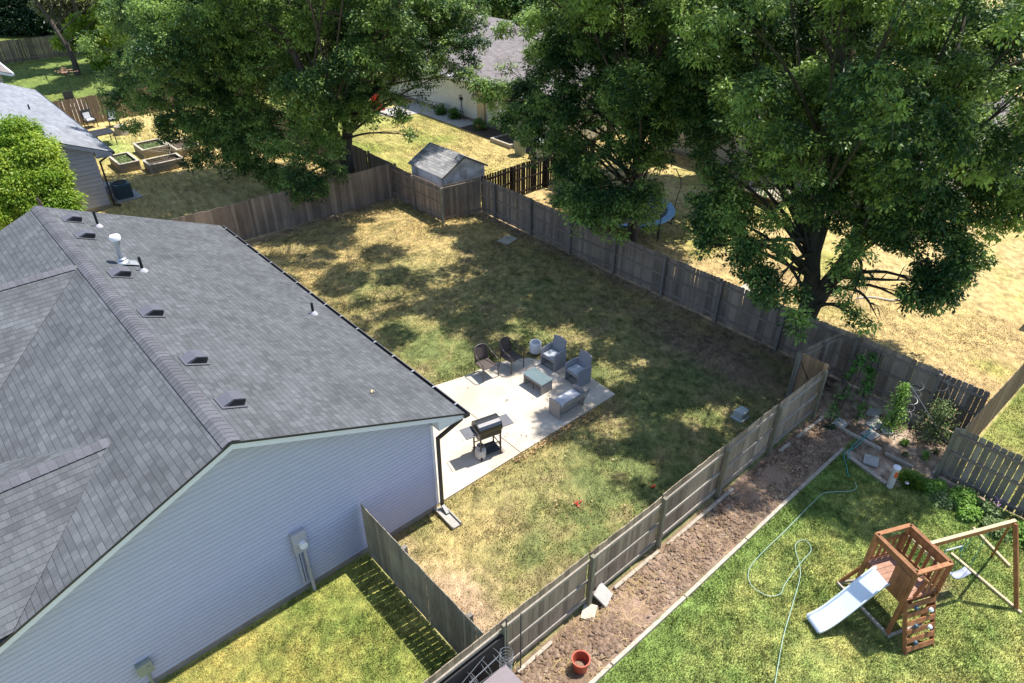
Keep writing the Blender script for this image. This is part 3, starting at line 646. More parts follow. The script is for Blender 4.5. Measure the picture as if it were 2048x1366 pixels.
# ------------------------------------------------------------------ fences
def fence(name, label, A, B, side, H=1.74, bay=2.46, off=0, mat='fence_grey', mrail='rail_dark', mpost='post_dark', rails=(.28,.92,1.52), dog=True, gap=.007, pw=.14, post=True, postH=None, cat='fence', sag=.03, gaps=None, first=True, lean=0):
    A = Vector((*A, 0)); B = Vector((*B, 0)); u = (B-A); L = u.length; u.normalize(); n = Vector((-u.y, u.x, 0))*side
    root = thing(name, label, cat, tuple(A))
    T = [off+i*bay for i in range(-1, int(L/bay)+2) if 0 <= off+i*bay <= L+.01]
    edges = sorted(set([0.]+T+[L]))
    for i in range(len(edges)-1):
        a, b = edges[i], edges[i+1]
        if b-a < .12: continue
        mb = MB(); t = a+.004; hh = H+random.uniform(-sag, sag); h2 = hh+random.uniform(-sag, sag)
        while t < b-.05:
            ww = pw*random.uniform(.94, 1.03)
            if t+ww > b: ww = b-t-.003
            z1 = hh+(h2-hh)*(t-a)/(b-a)+random.uniform(-.014, .014); z0 = .04+random.uniform(-.02,.02)
            c = .028 if dog else .002
            o = A+u*t+n*random.uniform(-.003,.003)
            P = [o+Vector((0,0,z0)), o+u*ww+Vector((0,0,z0)), o+u*ww+Vector((0,0,z1-c)), o+u*(ww-c)+Vector((0,0,z1)), o+u*c+Vector((0,0,z1)), o+Vector((0,0,z1-c))]
            mb.prism(P, n*-.016)
            gp_ = gap*random.uniform(.2, 2.2)
            if gaps and random.random() < gaps: gp_ += random.uniform(.006, .016)
            t += ww+gp_
        mb.build('picket_panel', M[mat], root)
        for z in rails:
            r = MB(); zz = z*H/1.74; r.beam(A+u*(a+.0)+n*.022+Vector((0,0,zz+hh-H)), A+u*(b-.0)+n*.022+Vector((0,0,zz+h2-H)), .038, .085); r.build('rail', M[mrail], root)
    if post:
        for t in T:
            p = MB(); q = A+u*t+n*.095; le = Vector((random.uniform(-.02,.02), random.uniform(-.02,.02), 0)); ph = postH or H*.985
            p.beam(q+Vector((0,0,-.1)), q+le+Vector((0,0,ph)), .10, .10, up=tuple(n)); p.build('post', M[mpost], root, bevel=.006)
    return root
fence('front_fence', 'long weathered picket fence with rails and posts beside the dirt bed', (.35,6.22), (17.62,6.22), -1, off=7.74-.35-3*2.46, mat='fence_front', mrail='rail', mpost='post', dog=False, rails=(.22,.85,1.5), gap=.005)
fence('back_fence', 'long grey dog eared fence in front of the big maples', (20.0,2.62), (20.0,24.62), 1, off=1.25, gaps=.13, gap=.005)
fence('left_fence', 'plain grey board fence at the far end of the shaded lawn', (17.85,29.0), (5.2,29.35), -1, rails=(), post=False, mat='fence_grey', dog=False, gap=.002, H=1.78)
fence('jog_fence', 'short grey fence run left of the notch in front of the shed', (17.85,28.95), (17.85,25.0), -1, off=1.9, dog=False, gap=.003)
fence('shed_gate_fence', 'short grey fence panel with leaning post facing the lawn below the shed', (17.9,24.95), (19.95,24.62), -1, off=.0, dog=False, rails=(.2,1.62), gap=.006)
lp = MB(); lp.beam((17.72,24.72,0),(17.80,24.86,1.72),.09,.09); lp.build('leaning_post', M['post'], label='leaning pale post propped against the fence corner below the shed', cat='post')
fence('side_fence', 'short dark green grey fence running from the house wall to the front fence', (4.86,10.6), (4.86,6.26), 1, off=1.6, bay=2.2, mat='fence_side', dog=False, gap=.008, rails=(.3,.9,1.5), gaps=.3, postH=1.66)
fence('dark_fence', 'dark slatted fence with light gaps to the right of the shed', (20.1,24.75), (28.5,25.1), -1, off=2, mat='fence_dark', mrail='fence_dark', mpost='fence_dark', gap=.02, gaps=.5)
fence('divider_fence', 'grey fence running away behind the left maple trunk', (18.0,29.05), (18.2,52.5), -1, dog=False, gap=.004, rails=(.3,1.5))
fence('middle_fence', 'brown fence behind the raised planters', (7.8,52.7), (26,52.5), -1, mat='fence_brown', rails=(), post=False, gaps=.3, gap=.01, pw=.2, H=1.75)
fence('far_fence', 'dark grey fence at the far end of the shaded green lawn', (2,76.4), (24,76.6), -1, mat='fence_grey', rails=(.25,), post=True, pw=.2, H=1.8, bay=3)
fence('garden_fence', 'fence with wide light gaps at the right edge behind the flower bed', (17.82,2.62), (17.82,-3.2), -1, off=0, mat='fence_side', mrail='rail_dark', mpost='post', gap=.011, gaps=.3, pw=.155, rails=(.25,.95,1.55))
fence('brown_fence', 'brown plain fence between the bean garden and the right hand lawn', (17.9,2.52), (30,2.45), 1, mat='fence_brown', rails=(.3,1.5), post=False, dog=False, gap=.002)
fence('garden_side_fence', 'grey fence panel with rails joining the tan gate to the back fence', (17.80,7.15), (19.9,6.82), -1, off=.02, bay=1.2, mat='fence_grey', mrail='rail_dark', mpost='post_dark', dog=False, rails=(.3,1.55), H=1.76)
gt = thing('tan_gate', 'tan wooden gate standing open beside the grey corner post', 'gate', (17.80,7.1,0))
k = MB(); t = 6.2
while t < 7.02:
    z1 = 1.80+random.uniform(-.01,.01); k.prism([(17.80,t,.06),(17.80,t+.135,.06),(17.80,t+.135,z1-.03),(17.80,t+.11,z1),(17.80,t+.025,z1),(17.80,t,z1-.03)], (.016,0,0)); t += .14
k.build('gate_boards', M['gate_tan'], gt)
k = MB(); k.b3(17.818,17.85,6.2,7.02,1.5,1.59); k.b3(17.818,17.85,6.2,7.02,.3,.39); k.beam((17.84,6.2,.4),(17.84,7.0,1.5),.03,.08,up=(1,0,0)); k.build('brace', M['rail_dark'], gt)
k = MB(); k.b3(17.74,17.84,7.05,7.15,0,1.78); k.build('gate_post', M['post'], gt)

# ------------------------------------------------------------------ soil bed, timbers, clods
def timber(label, a, b, w_=.085, h=.09, mat='timber', z=.02):
    k = MB(); k.beam((a[0],a[1],z+h/2-.02),(b[0],b[1],z+h/2-.02), w_, h); k.build('landscape_timber', M[mat], bevel=.008, label=label, cat='timber', group='landscape timbers')
xx = 4.6
names = ['first','second','third','fourth','fifth']
for i in range(5):
    timber('edging timber between dirt bed and green lawn, %s piece counted from the red bucket end' % names[i], (xx+.01,4.83+.01*math.sin(i*2)), (xx+2.44,4.83+.01*math.sin(i*2+2))); xx += 2.46
timber('pale timber lying beside the fence post next to the grey lid', (5.5,6.0), (6.5,6.02))
timber('timber at the fence foot right of the leaning paver', (8.5,6.03), (10.1,6.02))
timber('long timber at the fence foot in the middle of the dirt bed', (10.4,6.0), (13.2,6.02))
timber('timber at the fence foot below the tan gate', (15.4,5.97), (17.75,5.9))
timber('worn timber between the two planting beds below the fence end', (17.68,5.4), (17.66,4.1))
timber('yellow brown timber among the flat stones', (17.6,3.95), (17.6,3.2))
timber('stone pale edging between mulch and grass left of the white marker', (16.72,4.6), (16.45,3.4), .12, .07)
timber('pale timber between small plants and the slatted garden fence', (17.75,2.72), (19.5,2.75))
rr = np.random.default_rng(3)
def clods():
    mb = MB(); 
    for i in range(9500):
        x = rr.uniform(4.7, 17.5); y = rr.uniform(4.95, 5.95)
        dens = vnoise(np.array([x]), np.array([y]), .7, 8)[0]
        if dens < .18+.25*rr.random(): continue
        s = (.010+.055*rr.random()**2.6)*(1.2 if x < 9 else .9)
        z = .035+(float(fbm(np.array([x]), np.array([y]), .45, 61, 4)[0])-.42)*.34
        vs = []; base = []
        for a in range(6):
            base.append((s*math.cos(a)*rr.uniform(.7,1.2), s*math.sin(a)*rr.uniform(.7,1.2)))
        ic = [(0,0,1),(.89,0,.45),(.28,.85,.45),(-.72,.53,.45),(-.72,-.53,.45),(.28,-.85,.45),(.72,.53,-.45),(-.28,.85,-.45),(-.89,0,-.45),(-.28,-.85,-.45),(.72,-.53,-.45),(0,0,-1)]
        fs = [(0,1,2),(0,2,3),(0,3,4),(0,4,5),(0,5,1),(1,6,2),(2,7,3),(3,8,4),(4,9,5),(5,10,1),(6,7,2),(7,8,3),(8,9,4),(9,10,5),(10,6,1),(11,7,6),(11,8,7),(11,9,8),(11,10,9),(11,6,10)]
        vs = [(x+s*p[0]*rr.uniform(.7,1.3), y+s*p[1]*rr.uniform(.7,1.3), z+s*.8*p[2]*rr.uniform(.7,1.3)) for p in ic]
        mb.add(vs, fs, rr.random())
    mb.build('soil_clods', M['soil'], kind='stuff')
clods()
st = MB()
def strawpile(n, cx, cy, rx, ry, z=.06):
    for i in range(n):
        x = cx+rr.normal()*rx; y = min(max(cy+rr.normal()*ry, 4.93), 6.1)
        a = rr.uniform(0, 6.3); l = rr.uniform(.06, .28); zz = z+rr.uniform(0,.04)
        b_ = a+rr.uniform(-.6,.6)
        st.tube([(x,y,zz),(x+l*.5*math.cos(a),y+l*.5*math.sin(a),zz+rr.uniform(0,.03)),(x+l*.5*math.cos(a)+l*.5*math.cos(b_),y+l*.5*math.sin(a)+l*.5*math.sin(b_),zz)], .0035, 3)
strawpile(260, 7.2, 5.7, .45, .18); strawpile(160, 9.2, 5.8, .6, .14); strawpile(260, 6.5, 5.3, 1.0, .3); strawpile(280, 12, 5.5, 3, .3); strawpile(120, 9.8, 5.2, 1.2, .3)
st.build('straw_mulch', M['straw'], kind='stuff')
# pavers
def flat(name, label, cat, c, dx, dy, rot, mat, th=.04, z=.05, tilt=0, group=None):
    k = MB(); Mx = rotz(R(rot)) @ Matrix.Rotation(R(tilt),3,'X'); k.box((c[0],c[1],z), (dx,dy,th), Mx); return k.build(name, M[mat], bevel=.006, label=label, cat=cat, group=group)
flat('paver', 'square grey paver leaning against the front fence above the straw', 'paver', (8.1,6.03), .4, .4, 20, 'concrete_pale', .045, .2, 38, 'loose pavers')
flat('paver', 'broken cream paver lying flat below the fence post in the straw', 'paver', (7.6,5.98), .42, .3, 30, 'cap_wood', .04, .09, 0, 'loose pavers')
for i, (x, y, sx, sy, rt, lb) in enumerate(((17.9,5.42,.42,.36,5,'grey stepping stone beside the dark green clump'),(19.15,5.0,.45,.36,15,'stepping stone farthest back toward the bean vines'),(18.66,4.72,.52,.36,-10,'large pale stepping stone in the middle of the garden'),(18.62,4.36,.34,.3,35,'small white crumpled stone slab right of the large pale stone'),(18.07,4.6,.44,.36,-12,'pale stepping stone touching the teal hose'),(17.02,4.08,.42,.38,20,'grey stepping stone in the mulch nearest the green lawn'))):
    flat('stepping_stone', lb, 'stepping stone', (x,y), sx, sy, rt, 'concrete_pale', .05, .035, 0, 'stepping stones')
# red bits on lawn
for (x, y, lb, s) in ((9.76,8.43,'red scrap on the grass nearer the camera',1),(11.72,7.47,'red scrap on the grass nearer the shaded patch',.8)):
    k = MB()
    for j in range(5): k.box((x+rr.normal()*.045, y+rr.normal()*.04, .05), (.07*s,.03,.012), rotz(rr.uniform(0,6)) @ Matrix.Rotation(rr.uniform(-.5,.5),3,'X'))
    k.build('red_scrap', M['red'], label=lb, cat='litter', group='red scraps on the lawn')
k = MB(); k.box((18.86,21.47,.015),(.75,.6,.03),rotz(.2)); k.build('paving_slab', M['concrete'], label='pale slab lying flat in the lawn near the back fence', cat='slab')

# ------------------------------------------------------------------ bucket, storage box, cages
k = MB(); prof = [(.135,0),(.175,.36),(.19,.36),(.195,.40),(.165,.40),(.155,.34),(.135,.1)]
bk = thing('bucket', 'red brown plastic bucket with soil inside on the dirt bed', 'bucket', (6.5,5.2,0))
k.lathe((6.5,5.2,0.03), prof, 28, cap=False); k.lathe((6.5,5.2,.03), [(.001,0.003),(.135,.003)], 28, cap=False); k.build('pot', M['terracotta'], bk, smooth=50)
k = MB(); k.lathe((6.5,5.2,.17), [(.001,.03),(.06,.025),(.11,.01),(.148,0)], 20, cap=False); k.build('soil', M['soil'], bk)
db = thing('storage_box', 'grey brown resin storage box at the bottom edge beside the fence', 'storage box', (4.4,5.4,0))
k = MB(); k.b3(3.75,4.93,4.95,5.72,0,1.12); k.build('box_body', M['lid_grey'], db, bevel=.02)
k = MB(); k.b3(3.70,4.98,4.90,5.78,1.12,1.19); k.b3(3.76,4.76,4.97,5.71,1.19,1.207); k.build('lid', M['lid_grey'], db, bevel=.012)
k = MB(); k.b3(2.9,5.28,6.10,6.13,.25,1.45); k.build('black_panel', M['black_matte'], label='black panel leaning on the front fence behind the wire cages', cat='panel')
def cage(label, c, ax, n=4, r0=.10, r1=.2, L=1.1, mat='wire'):
    k = MB(); c = Vector(c); ax = Vector(ax).normalized(); s1 = ax.cross(Vector((0,0,1))).normalized(); s2 = ax.cross(s1)
    for i in range(n):
        t = .15+i*(L-.2)/(n-1); r = r0+(r1-r0)*i/(n-1)
        k.tube([c+ax*t+s1*r*math.cos(a)+s2*r*math.sin(a) for a in np.linspace(0,6.283,17)], .005, 4, cap=False)
    for j in range(4):
        a = j*1.5708+.4; k.tube([c+s1*r0*.6*math.cos(a)+s2*r0*.6*math.sin(a), c+ax*L+s1*r1*math.cos(a)+s2*r1*math.sin(a)], .005, 4)
    k.build('wire_cage', M[mat], label=label, cat='wire cage', group='wire cages by the front fence')
cage('wire plant cage lying lowest behind the storage box', (3.3,5.95,.95), (1,.03,.12))
cage('wire plant cage lying across the top nearest the fence post', (3.9,5.93,1.15), (1,.02,.1))
cage('upright roll of wire mesh beside the fence post', (5.12,5.95,.4), (.05,0,1), 7, .12, .13, .8)
for i, (x, y, lb, h) in enumerate(((5.28,6.08,'dark stake left of the fence post by the storage box',1.95),(5.6,6.02,'dark stake right of the fence post by the storage box',1.85))):
    k = MB(); k.tube([(x,y,0),(x+.01,y+.02,h)], .014, 8); k.build('garden_stake', M['wire_dark'], label=lb, cat='stake', group='dark garden stakes')

# ------------------------------------------------------------------ hose
def smooth_path(P, n=6):
    P = [Vector(p) for p in P]; out = []
    for i in range(len(P)-1):
        p0, p1, p2, p3 = P[max(i-1,0)], P[i], P[i+1], P[min(i+2,len(P)-1)]
        for j in range(n):
            t = j/n; out.append(.5*((2*p1)+(p2-p0)*t+(2*p0-5*p1+4*p2-p3)*t*t+(3*p1-p0-3*p2+p3)*t**3))
    return out+[P[-1]]
H1 = [(15.87,3.98),(15.7,3.86),(15.45,3.91),(14.9,4.32),(14.36,4.36),(12.88,4.34),(11.67,4.34),(11.18,4.25),(10.92,4.0),(10.94,3.62),(11.2,3.44),(11.53,3.51),(12.31,3.57),(12.86,3.6),(13.05,3.81),(12.95,3.93),(12.67,3.91),(12.31,3.60),(11.96,3.38),(11.23,3.13),(10.28,2.82),(9.26,2.4),(8.3,2.0)]
k = MB(); k.tube(smooth_path([(a,b,.045+(.02 if i == 12 else 0)) for i,(a,b) in enumerate(H1)]), .009, 6); k.build('garden_hose', M['hose'], smooth=60, label='pale green garden hose looped on the bright green lawn', cat='hose')
k = MB(); k.tube(smooth_path([(18.5,4.75,.06),(18.2,4.68,.08),(17.7,4.62,.09),(17.1,4.6,.12),(16.72,4.7,.12),(16.5,4.6,.05),(16.36,4.48,.04),(16.08,4.29,.04),(15.95,4.2,.03)]), .012, 6); k.tube(smooth_path([(18.2,4.62,.05),(17.8,4.66,.09),(17.2,4.68,.13),(16.8,4.63,.13),(16.55,4.52,.05)]), .012, 6)
k.build('garden_hose', M['hose_teal'], smooth=60, label='teal hose draped over the timber corner from the stones to the lawn', cat='hose')

# ------------------------------------------------------------------ marker, solar light, utility box
mk_ = thing('pipe_marker', 'white marker post with orange label at the lawn edge', 'marker post', (16.42,3.3,0))
k = MB(); k.lathe((16.42,3.3,0), [(.085,0),(.085,.72)], 20); k.build('post', M['tank'], mk_, smooth=40)
k = MB(); k.lathe((16.42,3.3,.72), [(.095,-.03),(.095,.015),(.02,.03)], 20); k.build('cap', M['white_metal'], mk_, smooth=40)
k = MB(); pts = []
for i in range(7):
    a = R(198+i*10); pts += [(16.42+.088*math.cos(a),3.3+.088*math.sin(a),.42),(16.42+.088*math.cos(a),3.3+.088*math.sin(a),.62)]
k.add(pts, [(2*i,2*i+2,2*i+3,2*i+1) for i in range(6)]); k.build('warning_label', M['orange'], mk_)
so_ = thing('solar_light', 'small solar stake light beside the ornamental grass', 'garden light', (16.66,3.0,0))
k = MB(); k.tube([(16.66,3.0,0),(16.66,3.0,.2)], .012, 6); k.build('stake', M['black_matte'], so_)
k = MB(); k.lathe((16.66,3.0,.2), [(.05,0),(.055,.03),(.02,.045)], 14); k.build('lamp_head', M['galv'], so_, smooth=40)
k = MB(); k.lathe((17.0,2.0,.02), [(.01,.0),(.06,.02),(.085,.08),(.06,.14),(.01,.165)], 18); k.build('garden_ball', M['hose'], smooth=60, label='pale mint ball lying in the leafy flower bed', cat='ball')
ub = thing('utility_box', 'grey green utility pedestal on the shaded lawn', 'utility box', (15.9,7.6,0))
k = MB(); k.prism([(15.76,7.42,0),(15.76,7.74,0),(15.76,7.74,.27),(15.76,7.68,.31),(15.76,7.48,.31),(15.76,7.42,.27)], (.36,0,0)); k.build('housing', M['util'], ub, bevel=.02)
k = MB(); k.b3(15.72,16.16,7.38,7.78,0,.06); k.build('base', M['util'], ub, bevel=.008)

# ------------------------------------------------------------------ patio furniture
def tubech():
    r = thing('wicker_chair', '', 'chair', (0,0,0)); W_ = .27; Fm = M['frame_dark']
    k = MB(); P = [(-W_,-.25,0),(-W_,-.26,.45),(-W_-.01,-.24,.60),(-W_-.01,-.12,.665),(-W_,.08,.71),(-W_+.03,.25,.83),(-.17,.33,.90),(0,.36,.925),(.17,.33,.90),(W_-.03,.25,.83),(W_,.08,.71),(W_+.01,-.12,.665),(W_+.01,-.24,.60),(W_,-.26,.45),(W_,-.25,0)]
    k.tube(smooth_path(P, 4), .017, 8); k.build('arm_frame', Fm, r, smooth=60)
    for s in (-1, 1):
        k = MB(); k.tube(smooth_path([(s*.25,.30,0),(s*.235,.24,.42),(s*.215,.30,.84)], 4), .012, 8); k.build('leg', Fm, r, smooth=60)
    k = MB(); k.tube([(-.25,-.24,.42),(.25,-.24,.42),(.235,.23,.42),(-.235,.23,.42),(-.25,-.24,.42)], .012, 6); k.tube([(-.255,-.25,.2),(-.24,.27,.2)], .007, 6); k.tube([(.255,-.25,.2),(.24,.27,.2)], .007, 6); k.build('seat_frame', Fm, r)
    k = MB(); N_ = 8
    for i in range(N_):
        y0 = -.24+i*.47/N_; y1 = y0+.47/N_; f = lambda y: .425-.02*math.sin((y+.24)/.47*3.14)
        k.add([(-.24,y0,f(y0)),(.24,y0,f(y0)),(.24,y1,f(y1)),(-.24,y1,f(y1)),(-.24,y0,f(y0)-.012),(.24,y0,f(y0)-.012),(.24,y1,f(y1)-.012),(-.24,y1,f(y1)-.012)], [(0,1,2,3),(7,6,5,4),(0,4,5,1),(1,5,6,2),(3,2,6,7),(0,3,7,4)])
    k.build('seat', M['wicker_dark'], r)
    k = MB(); vs = []; nu = 10
    for t in range(7):
        z = .43+t*.47/6; hw = .225 if z < .8 else .225*math.sqrt(max(0, 1-((z-.8)/.125)**2))*.9+.02
        for u_ in range(nu+1):
            s = -1+2*u_/nu; vs.append((s*hw, .24+(z-.42)*.2-.03*s*s+.02, z))
    fs = [(t*(nu+1)+u_, t*(nu+1)+u_+1, (t+1)*(nu+1)+u_+1, (t+1)*(nu+1)+u_) for t in range(6) for u_ in range(nu)]
    k.add(vs, fs); o = k.build('backrest', M['wicker_dark'], r, smooth=60); sd = o.modifiers.new('t', 'SOLIDIFY'); sd.thickness = .014
    return r
c1 = tubech(); c1.scale = (1.07,)*3; c1.location = (11.6,14.28,.025); c1.rotation_euler[2] = R(-6); c2 = copy_tree(c1); c2.location = (12.5,14.05,.025); c2.rotation_euler[2] = R(4)
tag(c1, 'dark wicker tube frame chair nearer the house roof, half on the grass', 'chair', 'dark wicker chairs'); tag(c2, 'dark wicker tube frame chair next to the white fire pit', 'chair', 'dark wicker chairs')
fp = thing('fire_pit', 'white cylindrical fire pit at the patio edge', 'fire pit', (13.72,14.2,.025))
k = MB(); k.lathe((13.72,14.2,.045), [(.20,0),(.205,.02),(.205,.33),(.195,.36),(.175,.385),(.16,.38),(.158,.24)], 32, cap=False); k.build('drum', M['white_metal'], fp, smooth=50)
k = MB(); k.lathe((13.72,14.2,.025), [(.18,0),(.18,.025)], 24); k.build('base_ring', M['black_matte'], fp)
k = MB(); k.lathe((13.72,14.2,.285), [(.001,.01),(.10,.02),(.158,0)], 20, cap=False); k.tube([(13.65,14.2,.31),(13.79,14.22,.31)], .015, 6); k.tube([(13.7,14.13,.31),(13.74,14.28,.315)], .013, 6); k.build('fire_bowl', M['galv'], fp)
def armch():
    """faces -x"""
    r = thing('wicker_armchair', '', 'armchair', (0,0,0)); G_ = M['wicker_grey']
    for s in (-1, 1):
        k = MB(); y = s*.265
        P = [(-.25,0),(-.25,.55),(-.15,.585),(.0,.60),(.15,.595),(.26,.57),(.26,0),(.20,0),(-.19,0)]
        k.prism([(a,y-.02,b) for a,b in P], (0,.04,0)); k.build('arm_panel', G_, r, bevel=.006)
    k = MB(); k.box((0,0,.33),(.46,.49,.07)); k.build('seat', G_, r, bevel=.012)
    k = MB(); N_ = 6; vs = []
    for i in range(N_+1):
        s = -1+2*i/N_; vs += [(.19+.02, s*.245, .34), (.30+.03-.03*s*s, s*.245, .86-.035*s*s)]
    fs = [(2*i,2*i+2,2*i+3,2*i+1) for i in range(N_)]
    k.add(vs, fs); o = k.build('backrest', G_, r); sd = o.modifiers.new('t','SOLIDIFY'); sd.thickness = .035
    k = MB(); k.box((-.02,0,.39),(.40,.46,.05)); k.build('cushion', M['fabric_blue'], r, bevel=.02)
    k = MB(); k.tube([(-.22,-.25,.03),(-.22,.25,.03)], .01, 6); k.build('stretcher', M['frame_dark'], r)
    return r
a1 = armch(); a1.scale = (1.12,)*3; a1.location = (13.62,13.24,.025); a1.rotation_euler[2] = R(2); a2 = copy_tree(a1); a2.location = (13.6,12.10,.025); a2.rotation_euler[2] = R(-5)
tag(a1, 'grey wicker armchair beside the white fire pit', 'armchair', 'grey wicker armchairs'); tag(a2, 'grey wicker armchair in the middle near the patio corner', 'armchair', 'grey wicker armchairs')
sf_ = thing('wicker_loveseat', 'grey tan wicker loveseat with pale cushion seen from behind', 'loveseat', (12.3,11.32,.025)); z0 = .025
for x in (11.8, 12.82):
    k = MB(); P = [(11.56,0),(11.56,.57),(11.45,.60),(11.2,.60),(11.09,.57),(11.09,0)]
    k.prism([(x-.02,a,b+z0) for a,b in P], (.04,0,0)); k.build('arm_panel', M['wicker_tan'], sf_, bevel=.006)
k = MB(); k.b3(11.83,12.79,11.12,11.54,.28+z0,.36+z0); k.build('seat_frame', M['wicker_tan'], sf_)
k = MB(); k.b3(11.84,12.78,11.13,11.55,.36+z0,.44+z0); k.build('cushion', M['cushion'], sf_, bevel=.03)
k = MB(); k.add([(11.83,11.12,.34),(12.295,11.12,.34),(12.295,10.90,.76),(11.80,10.90,.76)], [(0,1,2,3)]); k.add([(12.325,11.12,.34),(12.79,11.12,.34),(12.82,10.90,.76),(12.325,10.90,.76)], [(0,1,2,3)]); o = k.build('backrest', M['wicker_pale'], sf_); sd = o.modifiers.new('t','SOLIDIFY'); sd.thickness = .03; sd.offset = 0
k = MB(); k.tube([(11.80,11.14,.1),(11.78,10.89,.78),(12.84,10.89,.78),(12.82,11.14,.1)], .014, 8); k.tube([(12.31,11.135,.30),(12.31,10.88,.77)], .013, 8); k.tube([(11.83,11.2,.06),(12.79,11.2,.06)], .01, 6); k.build('back_frame', M['shelf'], sf_)
tb = thing('patio_table', 'low rectangular table with tinted glass top between the chairs', 'table', (12.43,12.72,.025))
k = MB(); k.b3(12.18,12.68,12.28,13.17,.425,.443); k.build('glass_top', M['glass_top'], tb, bevel=.004)
k = MB(); k.b3(12.2,12.66,12.3,13.15,.34,.424); k.build('table_frame', M['wicker_grey'], tb)
for y in (12.30, 13.11):
    k = MB(); k.b3(12.2,12.66,y,y+.04,.025,.34); k.build('side_panel', M['wicker_tan'], tb, bevel=.004)
k = MB(); k.tube([(12.24,12.72,.34),(12.24,12.72,.03)], .014, 8); k.build('leg', M['frame_dark'], tb)

# ------------------------------------------------------------------ grill
gr = thing('gas_grill', 'steel lidded gas grill with side shelves on the sunny patio', 'grill', (9.28,11.46,.025))
GM = Matrix.Translation((9.28,11.46,.025)) @ Matrix.Rotation(R(-13), 4, 'Z') @ Matrix.Scale(1.07, 4)
def gb(k, name, mat, parent=gr, **kw):
    k.v = [tuple(GM @ Vector(v)) for v in k.v]; return k.build(name, M[mat], parent, **kw)
k = MB(); P = [(0,.0)]
arc = [(-.25,.86),(-.255,.93),(-.235,1.02),(-.19,1.09),(-.11,1.135),(0,1.145),(.10,1.12),(.18,1.06),(.22,.98),(.235,.86)]
k.prism([(-.31,a,b) for a,b in arc], (.62,0,0), .5); lid = gb(k, 'lid', 'steel', bevel=.008)
k = MB(); k.prism([(-.325,a*1.02,b+.004) for a,b in arc], (.016,0,0), .5); k.prism([(.309,a*1.02,b+.004) for a,b in arc], (.016,0,0), .5); gb(k, 'lid_end', 'black_metal', lid)
k = MB(); k.prism([(-.31,-.245,.86),(-.31,.23,.86),(-.31,.21,.66),(-.31,.1,.60),(-.31,-.1,.60),(-.31,-.23,.70)], (.62,0,0)); gb(k, 'firebox', 'black_metal', bevel=.006)
k = MB(); k.box((0,.24,.80),(.62,.03,.14)); gb(k, 'control_panel', 'black_matte')
for s in (-1, 1):
    k = MB(); k.box((s*.51,0,.875),(.34,.42,.03)); sh_ = gb(k, 'side_shelf', 'shelf', bevel=.006)
    k = MB(); k.tube([(s*.70,-.2,.87),(s*.765,-.19,.87),(s*.765,.19,.87),(s*.70,.2,.87)], .009, 6); gb(k, 'towel_bar', 'galv', sh_)
k = MB(); k.box((-.40,.03,.895),(.02,.28,.012)); k.tube([(-.42,-.16,.895),(-.42,-.16,.915)], .035, 12); gb(k, 'side_burner', 'black_matte')
for sx in (-1, 1):
    for sy in (-1, 1):
        k = MB(); k.box((sx*.285,sy*.205,.36),(.035,.035,.66)); gb(k, 'leg', 'black_metal')
k = MB(); k.box((0,-.205,.42),(.54,.02,.02)); k.box((0,.205,.3),(.54,.02,.02)); k.box((.285,0,.3),(.02,.40,.02)); k.box((-.285,0,.2),(.02,.40,.02)); k.box((.285,0,.12),(.02,.40,.02)); k.box((0,0,.12),(.55,.40,.012)); gb(k, 'frame', 'black_metal')
for s in (-1, 1):
    k = MB(); k.tube([(-.30,s*.22,.06),(-.27,s*.22,.06)], .06, 14); gb(k, 'wheel', 'black_matte')
k = MB(); k.tube([(.29,-.24,.03),(.36,-.22,.03),(.36,.0,.03),(.30,.1,.03)], .009, 6); k.tube([(.29,-.24,.03),(.29,-.2,.1)], .009, 6); gb(k, 'foot_bar', 'black_metal')
pt = thing('propane_tank', 'off white propane tank under the grill shelf', 'gas tank', (9.0,11.4,.025))
k = MB(); k.lathe((9.0,11.42,.035), [(.11,0),(.15,.03),(.155,.06),(.155,.28),(.13,.34),(.06,.37)], 24); k.build('tank_body', M['tank'], pt, smooth=50)
k = MB(); k.lathe((9.0,11.42,.38), [(.09,0),(.10,.10)], 18, cap=False); k.tube([(9.0,11.42,.36),(9.0,11.42,.45)], .025, 8); k.build('valve_collar', M['meter_grey'], pt)

# ------------------------------------------------------------------ play set
ps = thing('swing_set', 'stained wooden play tower with climbing wall and swing beam on the green lawn', 'play set', (12.5,1.6,0))
uA = Vector((.78,-.36,0)).normalized(); uB = Vector((.37,.93,0)).normalized()
A0 = Vector((12.0,1.38,0)); wA, wB = .86, 1.05
def PP(a, b, z): return A0+uA*(a*wA)+uB*(b*wB)+Vector((0,0,z))
DZ, RZ = 1.2, 2.06
for (a, b) in ((0,0),(1,0),(0,1),(1,1)):
    k = MB(); k.beam(PP(a,b,0), PP(a,b,RZ+(.0)), .09, .05, up=tuple(uA)); k.build('corner_post', M['cedar'], ps)
k = MB()
for i in range(8):
    b = (i+.5)/8; k.beam(PP(.02,b,DZ), PP(.98,b,DZ), wB/8-.008, .025)
k.build('deck', M['cedar_deck'], ps)
for (p, q) in (((0,0),(1,0)),((0,1),(1,1)),((0,0),(0,1)),((1,0),(1,1))):
    k = MB(); k.beam(PP(*p,DZ-.07), PP(*q,DZ-.07), .03, .12); k.build('deck_beam', M['cedar'], ps)
    k = MB(); k.beam(PP(*p,RZ), PP(*q,RZ), .09, .03); k.build('top_rail', M['cedar'], ps)
k = MB(); k.beam(PP(0,-.02,RZ-.10), PP(0,1.02,RZ-.10), .025, .14); k.build('rail_board', M['cedar'], ps)
k = MB(); k.beam(PP(1,-.02,RZ-.10), PP(1,1.02,RZ-.10), .025, .14); k.build('rail_board', M['cedar'], ps)
k = MB(); k.beam(PP(1,.02,RZ-.30), PP(1,.98,RZ-.30), .02, .05); k.build('inner_rail', M['pine'], ps)
